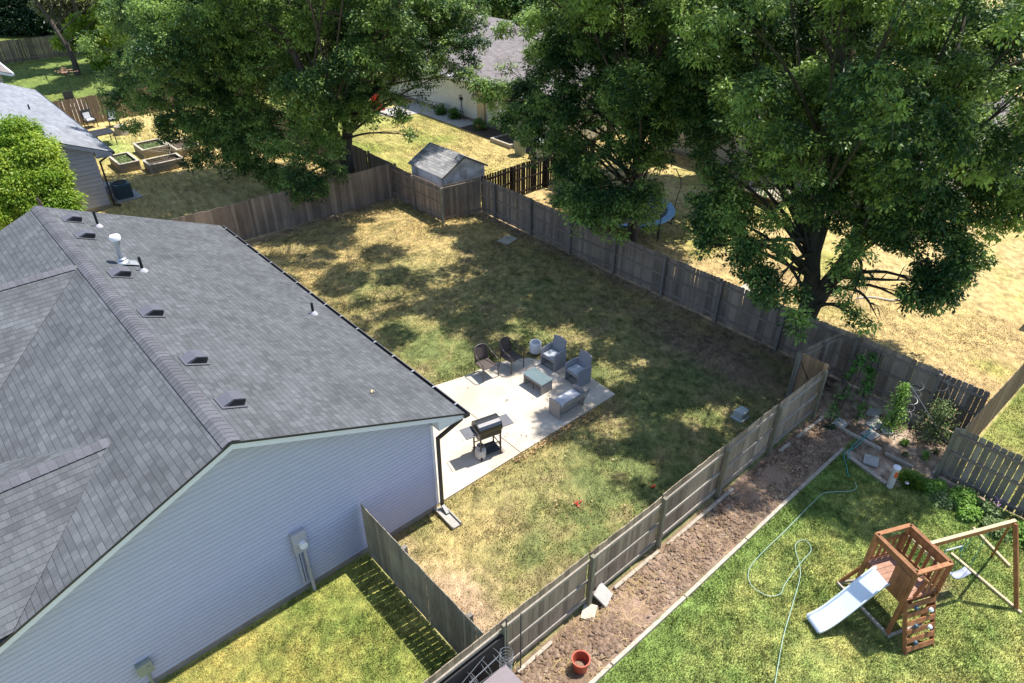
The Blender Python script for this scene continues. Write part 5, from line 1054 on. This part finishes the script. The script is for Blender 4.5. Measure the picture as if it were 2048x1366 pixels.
tree('large maple with two forking stems right behind the back fence', (21.3,8.6,0), None, T3, 430000, seed=3, bark='bark_green', tr=.34, thr=.465,
     stems=[[(21.3,8.7,1.6),(21.5,9.1,3.6),(21.6,9.6,6.5),(21.4,9.8,10)], [(21.35,8.5,1.4),(21.9,8.0,3.4),(22.8,7.5,6.3),(23.4,7.2,9.5)]])
tree('middle maple hanging over the trampoline', (22.3,17.2,0), None, T2, 320000, seed=5, tr=.28, thr=.45,
     stems=[[(22.4,17.3,2.5),(22.5,17.6,6),(22.2,17.8,10)]])
tree('big maple left of the shed leaning over the far fence', (16.6,31.2,0), None, T1, 350000, seed=8, tr=.33,
     stems=[[(16.8,31.3,2),(17.4,31.6,4),(18.4,32,6.5),(18.8,32,9)], [(16.5,31.2,2.2),(15.6,31.3,4.6),(14.6,31.6,8)]])
tree('maple over the raised planters on the left', (13.6,37.4,0), None, T4, 230000, seed=12, tr=.28,
     stems=[[(13.6,37.4,2.4),(13.0,37.3,5),(12.2,37.2,8)]])
tree('bright yellow green tree between the two houses on the left', (3.6,31.4,0), None, T6, 80000, mat='leaf_bright', name='small_tree', seed=20, tr=.14, L=(.10,.17), spread=.2, stems=[[(3.5,31.4,1.8),(3.3,31.3,3.2)]], thr=.47, limbs=False)
#BG
BG0 = [D(14.9,90.2,1.5,2.2),D(13.6,91.8,2.0,2.2),D(16.2,88.7,1.1,1.6),D(15.4,88.9,0.5,1.2),D(13.9,90.6,0.9,1.6),D(12.6,92.2,1.3,2),D(17.1,87.4,0.5,1.2),D(14.1,92.3,3.0,2.5),D(16.2,90.2,2.8,2.5)]
BG1 = [D(17.1,81.9,3.4,1.5),D(18.4,80.5,3.2,1.5),D(15.7,83.2,3.5,1.3),D(16.2,82.2,2.8,0.9),D(19.2,79.3,2.6,1.3),D(17.3,80.7,2.2,0.8)]
BG2 = [D(11,70,9.5,2),D(14,75,9.5,2.2),D(18,76,10,2.2),D(22,73,9.5,2),D(10,65,8.5,1.6),D(14,64,7.6,1.8),D(16.5,66,8,2),D(19,63,7.5,1.9),D(17,70,8,2),D(21,67,8,2),D(13.5,71,8.5,1.8),D(18.5,59.5,7.6,1.6),D(15.1,70.5,3.1,1.0),D(15.4,69.3,2.0,1.0),D(13.7,70.8,2.0,0.7),D(15.4,68.3,0.8,0.9),D(16.9,68.4,2.5,1.1),D(13.2,71.1,1.9,0.5),D(17.1,69.5,3.9,1.2)]  # leading high lobes, above the view, added to shade the far lawn
BG3 = [D(39.2,53.3,4.3,1.8),D(41.1,52.2,4.8,1.8),D(43.6,49.8,4.7,1.8),D(45.0,48.2,4.2,1.6),D(46.6,46.1,3.6,1.8),D(42.9,51.0,5.4,2.2),D(48.2,45.3,4.3,2)]
BG4 = [D(42.2,28.8,5.1,1.6),D(44.3,27.2,5.4,1.6),D(46.5,25.7,5.9,1.6),D(48.5,23.5,5.4,1.6),D(50.8,21.7,5.7,1.6),D(53.0,19.7,5.7,1.6),D(55.1,17.6,5.4,1.6),D(57.2,15.5,5.1,1.6),D(49.1,21.7,4.0,1.0),D(52.8,18.0,3.5,1.0),D(55.4,15.9,3.7,1.0)]
bgt = [('dark evergreen tree beyond the far fence at the top left corner', (15.5,92,0), BG0, 40000, 'leaf_dark'),
       ('olive tree with bare twigs at the top edge behind the shaded lawn', (17,79.5,0), BG1, 20000, 'leaf_olive'),
       ('bright leafed leaning tree on the shaded far lawn', (13.2,68.1,0), BG2, 75000, 'leaf_bright'),
       ('tree behind the cream house', (27,60,0), crown((27,60,8), 6, 5, 4.5, 26, 1.5, 2.4, 37), 34000, 'leaf2'),
       ('tree between the cream house and the tan house', (30.5,26,0), T5B+crown((31,20,8.6), 3.6, 4.0, 3.4, 20, 1.0, 1.6, 39), 60000, 'leaf'),
       ('broad tree rising behind the tan house roof', (49,21,0), BG4, 60000, 'leaf2'),
       ('tree behind the roof ridge of the cream house', (44,50,0), BG3, 40000, 'leaf2')]
for i, (lb, b, lobs, n_, mt_) in enumerate(bgt):
    kw = dict(stems=[[(b[0],b[1],3),(lobs[0][0]*.5+b[0]*.5,b[1],6)]])
    if i == 2: kw = dict(stems=[[(13.2,68.3,1.8),(12.8,69.6,4),(12.2,71,6.2)]])
    tree(lb, b, None, lobs, n_, mat=mt_, name='background_tree', seed=50+i, tr=.25, L=(.22,.38), W=.6, spread=.3, tufts=10, group='trees beyond the yards', **kw)

def bush(name, label, cat, c, rx, ry, rz_, n, mat, L=(.04,.09), W=.5, seed=1, group=None, stem=True, droop=.3, stems=6):
    r = np.random.default_rng(seed); root = thing(name, label, cat, (c[0],c[1],0), group)
    v = r.normal(size=(n, 3)); v /= np.linalg.norm(v, axis=1, keepdims=True); q = r.random(n)**.45
    P = v*q[:, None]*np.array([rx, ry, rz_]); P[:, 2] = np.abs(P[:, 2]+rz_*.0) if c[2] < .01 else P[:, 2]+c[2]
    P[:, 0] += (n3(P+c[0], .3, seed)-.5)*rx*.9; P[:, 1] += (n3(P*1.1+c[1], .3, seed+3)-.5)*ry*.9
    leafmesh('foliage', P, np.clip(r.normal(.5,.22,n),0,1), M[mat], root, L, W, droop, seed=seed)
    if stem:
        k = MB()
        for i in range(stems):
            e = Vector((c[0]+r.normal()*rx*.5, c[1]+r.normal()*ry*.5, c[2]+rz_*.6)); k.tube([(c[0],c[1],-.02), Vector((c[0],c[1],0)).lerp(e,.5)+Vector((.01,0,.03)), e], [.008,.006,.003], 4)
        k.build('stem', M['vine'] if False else M['bark_green'], root)
    return root
# bean vines on leaning trellis
for i, (b0_, t0_, lb) in enumerate((((17.8,5.72),(19.35,5.9),'left leafy bean vine climbing a leaning pole to the back fence'),((18.5,5.2),(19.8,5.72),'right leafy bean vine climbing a leaning pole to the back fence'))):
    root = thing('bean_vine', lb, 'vine', (*b0_,0), 'bean vines'); r = np.random.default_rng(70+i); n = 850
    t = r.random(n)**.8; A_ = np.array([*b0_, .05]); B_ = np.array([*t0_, 1.55]); P = A_+(B_-A_)*t[:, None]; P[:, 2] += .15*np.sin(t*3.1)
    P += r.normal(0, .10, P.shape)*(1.2-.6*t[:, None]); P = P[n3(P, .22, 5+i) > .42]; n = len(P); P[:, 2] = np.maximum(P[:, 2], .02)
    leafmesh('foliage', P-np.array([*b0_,0]), np.clip(r.normal(.55,.2,n),0,1), M['vine'], root, (.06,.11), .75, .5, seed=71+i)
    k = MB(); k.tube([(*b0_,0), (*t0_,1.65)], .012, 6); k.tube([(b0_[0]+.15,b0_[1]-.1,0), (t0_[0]+.1,t0_[1]-.15,1.6)], .010, 6); k.build('pole', M['black_matte'], root)
bush('dark_clump', 'dark blue green leafy clump beside the fence end post', 'plant', (17.3,5.5,.0), .22, .2, .28, 900, 'leaf_dark', seed=81)
tm = (((18.75,4.35),(19.1,4.45),1.35,'tall tomato plant in spiral wires nearer the bean vines'),((19.3,3.35),(19.6,3.45),1.0,'wide tomato plant in spiral wires nearer the slatted fence'))
for i, (b, tp, h, lb) in enumerate(tm):
    root = thing('tomato_plant', lb, 'plant', (*b,0), 'tomato plants'); r = np.random.default_rng(90+i); n = 1500 if i == 0 else 1700
    t = r.random(n); P = np.stack([b[0]+(tp[0]-b[0])*t, b[1]+(tp[1]-b[1])*t, .08+h*t], 1); wd_ = (.24 if i else .15)*(1.15-.6*t)
    P += r.normal(0, 1, P.shape)*wd_[:, None]*np.array([1,1,.5]); P[:, 2] = np.maximum(P[:, 2], .03)
    leafmesh('foliage', P-np.array([*b,0]), np.clip(r.normal(.5,.22,n),0,1), M['plant_grey'] if i else M['plant'], root, (.05,.10), .5, .5, seed=91+i)
    k = MB()
    for j in range(7):
        e = Vector((tp[0]+r.normal()*.2, tp[1]+r.normal()*.2, h*r.uniform(.6,1.05))); k.tube([(b[0],b[1],0), Vector((b[0],b[1],0)).lerp(e,.55)+Vector((0,0,.06)), e], [.01,.008,.003], 4)
    k.build('stem', M['bark_green'], root)
def spiral(label, c, top, r0, turns, stake=None, z0=.1, z1=1.5):
    k = MB(); n = int(turns*14); c = Vector((*c, z0)); t_ = Vector((*top, z1))
    k.tube([c.lerp(t_, i/n)+Vector((r0*math.cos(i*.449), r0*math.sin(i*.449), 0)) for i in range(n+1)], .0035, 4)
    k.build('spiral_support', M['wire'], label=label, cat='plant support', group='spiral plant supports')
spiral('wire spiral around the tall tomato plant', (19.0,4.15), (19.35,4.2), .15, 6, z1=1.45)
spiral('wire spiral leaning left of the wide tomato plant', (19.55,3.6), (19.95,3.75), .12, 5, z0=.3, z1=1.75)
spiral('wire spiral nearest the fence corner', (19.75,2.95), (19.9,3.3), .14, 5, z0=.05, z1=1.2)
for (a, b, lb) in (((19.15,4.35,1.45),(19.2,2.95,.15),'long pale pole leaning across both tomato plants'),((19.75,3.65,1.7),(19.85,3.0,.2),'bent pale pole right of the wide tomato plant')):
    k = MB(); k.tube([a, b], .011, 6); k.build('garden_pole', M['wire'], label=lb, cat='pole', group='garden poles')
for i, (x, y, s, lb) in enumerate(((18.45,3.8,.10,'small seedling with curled leaves left of the pepper plant'),(18.3,3.15,.13,'pepper plant nearest the slatted fence'),(17.95,3.55,.07,'wilted brown seedling beside the pale edging'),(18.7,3.0,.09,'low wilted seedling behind the pepper plant'))):
    bush('seedling', lb, 'plant', (x,y,.12), s, s, s*1.2, 130 if i < 2 else 60, 'plant' if i < 2 else 'leaf_olive', (.07,.13), .35, seed=100+i, group='garden seedlings', droop=.9, stems=3)
# ornamental grass
root = thing('ornamental_grass', 'round tuft of long green blades beside the marker post', 'plant', (17.0,2.95,0)); r = np.random.default_rng(5); n = 900
a = r.uniform(0, 6.283, n); l = r.uniform(.28,.52,n); el = r.uniform(.5,1.4,n); V = np.empty((n,5,3)); bx_ = r.normal(0,.04,(n,2))
for j, (f_, dr) in enumerate(((0,0),(.55,0),(1,.0))):
    pass
ca, sa = np.cos(a), np.sin(a); w_ = .009
for j, (s_, f_) in enumerate(((-1,0),(1,0),(1,.55),(0,1),(-1,.55))):
    rr_ = l*f_*np.cos(el)*(1+.3*f_); zz = l*f_*np.sin(el)-.22*l*f_**2*1.3
    V[:, j] = np.stack([bx_[:,0]+ca*rr_-sa*w_*s_, bx_[:,1]+sa*rr_+ca*w_*s_, np.maximum(zz,.01)], 1)
npmesh('foliage', V.reshape(-1,3), np.arange(5*n).reshape(-1,5), M['plant'], 5, root, attr=r.random(n))
for i, (x, y, sx, sz, nn, lb, mt_) in enumerate(((17.25,2.45,.30,.22,1400,'low leafy plant at the corner of the slatted fence','plant'),(17.0,2.2,.28,.16,900,'feathery plant left of the mint ball','plant_grey'),(17.3,1.75,.34,.30,1900,'bright leafy shrub behind the mint ball','plant'),(16.95,1.5,.32,.22,1400,'bright yellow green plant in the middle of the flower bed','plant'),(17.35,1.15,.25,.3,900,'purple flowered plant against the slatted fence','plant_grey'),(16.9,.85,.32,.22,1200,'feathery plant behind the swing beam','plant_grey'),(17.2,.25,.4,.35,1800,'leafy shrub right of the swing beam end','plant'),(17.0,-.5,.4,.35,1800,'leafy shrub at the right edge of the picture','plant'))):
    rt_ = bush('bed_plant', lb, 'plant', (x,y,.0), sx*1.12, sx*1.12, sz*1.5, int(nn*1.5), mt_, (.05,.10), .6, seed=120+i, group='flower bed plants')
    if i == 4:
        k = MB()
        for j in range(14): q = Vector((x+rr.normal()*.1, y+rr.normal()*.08, .45+rr.random()*.12)); k.lathe(q, [(.001,0),(.018,.01),(.001,.025)], 6, cap=False)
        k.build('flower', M['flower'], rt_)

# ------------------------------------------------------------------ trampoline
tp_ = thing('trampoline', 'round trampoline with blue pad and black enclosure poles behind the back fence', 'trampoline', (24.1,19.0,0)); cx, cy, rad = 24.1, 19.0, 2.1
k = MB(); k.lathe((cx,cy,.84), [(rad-.32,0),(rad-.3,.035),(rad,.04),(rad+.03,.0),(rad,-.05)], 48, cap=False); k.build('pad', M['tramp_blue'], tp_, smooth=40)
k = MB(); k.lathe((cx,cy,.84), [(.001,-.02),(rad-.3,0)], 48, cap=False); k.build('jumping_mat', M['mesh_black'], tp_)
for i in range(6):
    a = i*math.pi/3+.35; x, y = cx+rad*math.cos(a), cy+rad*math.sin(a)
    k = MB(); k.tube([(x,y,.83),(x,y,0)], .022, 8); k.tube([(x,y,.02),(cx+rad*.9*math.cos(a+.25),cy+rad*.9*math.sin(a+.25),.02)], .022, 8); k.build('leg', M['black_metal'], tp_)
    k = MB(); k.tube(smooth_path([(x+.05*math.cos(a),y+.05*math.sin(a),.2),(x+.08*math.cos(a),y+.08*math.sin(a),1.2),(x+.2*math.cos(a),y+.2*math.sin(a),2.0),(x-.15*math.cos(a),y-.15*math.sin(a),2.7)],4), .022, 8); k.build('enclosure_pole', M['black_metal'], tp_)

# ------------------------------------------------------------------ raised planters, AC, patio things far left
def planter(label, x0, x1, y0, y1, h, plants):
    root = thing('raised_planter', label, 'planter', ((x0+x1)/2,(y0+y1)/2,0), 'raised planters')
    k = MB(); nb = 5
    for i in range(nb):
        z0 = .02+i*(h-.04)/nb; z1 = z0+(h-.04)/nb-.015
        k.b3(x0,x1,y0,y0+.03,z0,z1); k.b3(x0,x1,y1-.03,y1,z0,z1); k.b3(x0,x0+.03,y0+.03,y1-.03,z0,z1); k.b3(x1-.03,x1,y0+.03,y1-.03,z0,z1)
    k.build('side_boards', M['planter'], root)
    for a in (x0-.02,x1-.07):
        for b in (y0-.02,y1-.07): k = MB(); k.b3(a,a+.09,b,b+.09,0,h-.02); k.build('planter_post', M['planter'], root)
    k = MB(); k.b3(x0-.04,x1+.04,y0-.04,y0+.08,h-.02,h+.015); k.b3(x0-.04,x1+.04,y1-.08,y1+.04,h-.02,h+.015); k.b3(x0-.04,x0+.08,y0+.08,y1-.08,h-.02,h+.015); k.b3(x1-.08,x1+.04,y0+.08,y1-.08,h-.02,h+.015); k.build('cap', M['cap_wood'], root)
    k = MB(); k.b3(x0+.03,x1-.03,y0+.03,y1-.03,0,h-.16); k.build('soil', M['soil_dark'], root)
    if plants:
        r = np.random.default_rng(int(x0*10)); n = 700; P = np.stack([r.uniform(x0+.2,x1-.2,n)-(x0+x1)/2, r.uniform(y0+.2,y1-.2,n)-(y0+y1)/2, r.uniform(h-.16,h-.02,n)], 1)
        leafmesh('plants', P, np.clip(r.normal(.5,.2,n),0,1), M['plant_grey'], root, (.08,.16), .4, seed=3)
planter('raised planter of weathered boards holding pale weeds, nearest the house', 8.66, 9.66, 41.75, 43.65, .5, True)
planter('raised planter in front with dark soil and a pale branch', 9.85, 11.65, 40.55, 41.65, .5, False)
planter('raised planter at the back left, partly hidden by leaves', 10.4, 11.8, 43.4, 45.0, .5, True)
planter('raised planter at the back right under the hanging maple leaves', 11.9, 13.2, 42.2, 44.0, .5, False)
k = MB()
for j in range(5): k.tube(smooth_path([(10.9,41.1,.4),(10.9+rr.normal()*.3,41.2,.8+rr.random()*.3),(11.2+rr.normal()*.5,41.5+rr.normal()*.3,.9+rr.random()*.3),(11.7+rr.normal()*.5,41.9,.5)],4), .012, 5)
k.build('pale_branch', M['planter'], label='pale dead branch sticking out of the front planter', cat='branch')
ac = thing('ac_unit', 'blue green air conditioner unit beside the lavender house wall', 'air conditioner', (7.65,38.1,0))
k = MB(); k.b3(7.28,8.02,37.65,38.45,.08,.80); k.build('casing', M['ac'], ac, bevel=.03)
k = MB()
for j in range(10): k.b3(7.31+j*.075,7.33+j*.075,37.635,37.649,.14,.74)
k.build('grille', M['black_metal'], ac)
k = MB(); k.lathe((7.65,38.05,.80), [(.32,0),(.32,.02),(.28,.025)], 24, cap=False); k.lathe((7.65,38.05,.80), [(.001,.03),(.1,.012),(.30,.006)], 24, cap=False); k.build('fan_grille', M['black_matte'], ac)
k = MB(); k.b3(7.15,8.35,37.45,38.75,0,.08); k.build('concrete_pad', M['concrete_pale'], label='concrete pad under the air conditioner', cat='pad')
k = MB(); k.b3(7.1,7.6,39.1,40.0,.0,.25); k.b3(7.12,7.5,39.2,39.9,.25,.4); k.build('hose_reel_box', M['meter_grey'], label='pale grey box on the ground behind the air conditioner', cat='box', bevel=.02)
def farchair(label, x, y, rot):
    r = thing('patio_chair', label, 'chair', (x,y,0), 'patio chairs by the lavender house')
    Mx = Matrix.Translation((x,y,0)) @ Matrix.Rotation(R(rot),4,'Z')
    def fb(k, n, m): k.v = [tuple(Mx @ Vector(v)) for v in k.v]; k.build(n, M[m], r)
    k = MB(); k.box((0,0,.42),(.6,.6,.08)); fb(k, 'seat', 'black_metal')
    k = MB(); k.box((0,0,.49),(.5,.5,.07)); fb(k, 'cushion', 'cushion')
    k = MB(); k.box((0,.3,.75),(.6,.05,.6), Matrix.Rotation(R(-12),3,'X')); fb(k, 'backrest', 'black_metal')
    k = MB(); k.box((0,.24,.72),(.4,.05,.35), Matrix.Rotation(R(-12),3,'X')); fb(k, 'pillow', 'cushion')
    for sx in (-1,1):
        k = MB(); k.box((sx*.29,-.27,.3),(.04,.04,.6)); k.box((sx*.29,.27,.2),(.04,.04,.4)); k.box((sx*.29,0,.6),(.05,.6,.04)); fb(k, 'arm_frame', 'black_metal')
farchair('dark patio chair nearer the fence behind the pale roof edge', 9.9, 52.0, 10)
farchair('dark patio chair with white pillow left of the tree stump', 11.1, 51.2, -15)
ft = thing('dark_table', 'dark square table peeking past the pale roof edge', 'table', (9.5,47.6,0))
k = MB(); k.b3(9.0,10.1,47.1,48.4,.70,.75); k.build('table_top', M['black_metal'], ft)
for a in (9.05,10.0):
    for b in (47.15,48.3): k = MB(); k.b3(a,a+.05,b,b+.05,0,.70); k.build('leg', M['black_metal'], ft)
k = MB(); k.lathe((10.9,49.2,0), [(.42,0),(.38,.2),(.36,.5),(.34,.52),(.001,.53)], 18); k.build('tree_stump', M['planter'], smooth=40, label='cut tree stump on the dry lawn beside the patio chairs', cat='stump')
k = MB(); k.b3(8.2,11.2,53.6,60,-.02,.03); k.build('far_patio', M['concrete'], kind='structure')
pl_ = thing('flower_planter', 'hanging flower basket on a stand in the shaded far yard', 'planter', (11,60.5,0))
k = MB(); k.tube([(11,60.5,0),(11,60.5,1.5)], .03, 6); k.lathe((11,60.5,1.5), [(.1,0),(.3,.25)], 12, cap=False); k.build('stand', M['black_metal'], pl_)
k = MB(); 
for j in range(40): k.lathe((11+rr.normal()*.25,60.5+rr.normal()*.25,1.75+rr.random()*.25), [(.001,0),(.07,.03),(.001,.06)], 5, cap=False)
k.build('flowers', M['cedar_deck'], pl_)
cc_ = thing('dark_patio_set', 'dark chair on the far patio beside the flower stand', 'chair', (10.2,57.5,0))
k = MB(); k.b3(9.9,10.5,57.2,57.8,.42,.48); k.build('seat', M['black_metal'], cc_); k = MB(); k.b3(9.9,10.5,57.8,57.86,.48,1.1); k.build('backrest', M['black_metal'], cc_)
for a in (9.92,10.44):
    for b in (57.22,57.74): k = MB(); k.b3(a,a+.05,b,b+.05,0,.42); k.build('leg', M['black_metal'], cc_)
k = MB(); k.b3(8.6,9.3,54.6,55.6,.0,.7); k.build('wooden_crate', M['planter'], label='brown wooden crate on the far patio', cat='crate')

# ------------------------------------------------------------------ things behind the shed
k = MB(); k.prism([(27.6,36,0.005),(29.0,36,.005),(29.0,42.8,.005),(25.0,43.0,.005),(25.6,40.8,.005),(27.6,40.4,.005)], (0,0,.035)); k.build('house_path', M['concrete_pale'], kind='structure')
k = MB(); k.prism([(27.4,29,0.004),(29.05,29,.004),(29.05,36,.004),(27.6,36,.004)], (0,0,.03)); k.build('mulch_strip', M['soil_dark'], kind='structure')
for i, (x, y, s, lb) in enumerate(((28.6,37.8,.45,'green plant against the cream wall left of the wall bracket'),(28.3,34.9,.4,'tall potted plant against the cream wall'),(28.5,39.2,.45,'dark leafy plant near the paved path by the cream wall'))):
    bush('wall_plant', lb, 'plant', (x,y,.35), s, s, s*1.1, 700, 'vine', (.10,.2), .5, seed=140+i, group='plants along the cream wall')
k = MB(); k.lathe((28.3,34.9,0), [(.2,0),(.28,.4),(.25,.4),(.22,.3)], 14, cap=False); k.build('plant_pot', M['soil'], label='brown pot below the tall plant at the cream wall', cat='pot')
wf = thing('wall_fan', 'dark wire sculpture on thin legs in front of the cream wall', 'garden ornament', (28.7,37.2,0))
k = MB(); k.tube([(28.7,37.2,1.2),(28.7,37.4,0)], .02, 5); k.tube([(28.7,37.2,1.2),(28.7,36.95,0)], .02, 5); k.build('leg', M['black_metal'], wf)
k = MB()
for j in range(9): a = j*.7; k.tube([(28.7,37.2,1.4),(28.65,37.2+.28*math.cos(a),1.45+.28*math.sin(a))], .02, 5)
k.lathe((28.7,37.2,1.35), [(.05,0),(.15,.08),(.02,.18)], 10); k.build('head', M['black_matte'], wf)
rb = thing('raised_bed', 'low brick edged bed in front of the cream wall', 'planter', (27.9,31.6,0))
k = MB(); k.b3(27.2,28.6,30.7,30.85,0,.25); k.b3(27.2,28.6,32.4,32.55,0,.25); k.b3(27.2,27.35,30.85,32.4,0,.25); k.build('edging', M['timber'], rb)
k = MB(); k.b3(27.35,28.6,30.85,32.4,0,.18); k.build('soil', M['soil_dark'], rb)
for i, (x, y, lb) in enumerate(((27.0,29.6,'dark green bin behind the dark slatted fence'),(27.6,28.4,'pale grey bin under the middle maple leaves'))):
    root = thing('waste_bin', lb, 'bin', (x,y,0), 'bins by the cream house')
    k = MB(); k.lathe((x,y,0), [(.30,0),(.40,.95)], 16); k.build('bin_body', M['util'] if i else M['box_green'], root, smooth=40)
    k = MB(); k.lathe((x,y,.95), [(.43,0),(.43,.05),(.3,.12),(.01,.14)], 16); k.build('lid', M['util'] if i else M['black_matte'], root, smooth=40)
k = MB(); k.b3(25.6,26.2,42.6,43.4,0,.5); k.b3(25.6,26.2,43.3,43.4,.5,.95); k.build('toy_car', M['red'], label='red toy seat on the grass behind the left maple trunk', cat='toy')
# deck of tan house
dk = thing('deck', 'raised deck with dark railing half hidden by the maple leaves', 'deck', (32,17,0))
k = MB(); k.b3(30.8,33.9,15.2,18.6,.45,.52); k.build('deck_floor', M['planter'], dk)
for y in (15.25, 18.55):
    k = MB(); k.b3(30.8,33.9,y-.03,y+.03,1.35,1.42); k.build('rail', M['black_metal'], dk)
k = MB(); k.b3(30.8,30.86,15.25,18.55,1.35,1.42)
for j in range(22): k.b3(30.81,30.84,15.3+j*.15,15.33+j*.15,.52,1.35)
k.build('railing', M['black_metal'], dk)
for a in (30.9,33.7):
    for b in (15.3,18.4): k = MB(); k.b3(a,a+.1,b,b+.1,0,.45); k.build('leg', M['fence_dark'], dk)
ds_ = thing('dark_shed', 'dark shed corner at the right edge beyond the dry yard', 'shed', (29.6,4.2,0))
k = MB(); k.b3(28.6,30.8,1.2,3.45,0,1.9); k.build('wall', M['fence_dark'], ds_)
k = MB(); k.b3(28.4,31.0,1.0,3.6,1.9,1.98); k.build('roof', M['shingle_brown'], ds_)
k = MB(); k.tube(smooth_path([(25.4,8.6,.03),(25.9,8.3,.05),(26.3,7.6,.04),(26.9,7.3,.04)],4), .03, 6); k.build('fallen_branch', M['tank'], label='pale stick lying on the dry yard right of the forked trunk', cat='branch')
k = MB(); k.b3(22.2,23.3,11.3,12.1,.0,.03); k.build('flat_board', M['cap_wood'], label='pale flat board on the dry ground left of the forked trunk', cat='board')
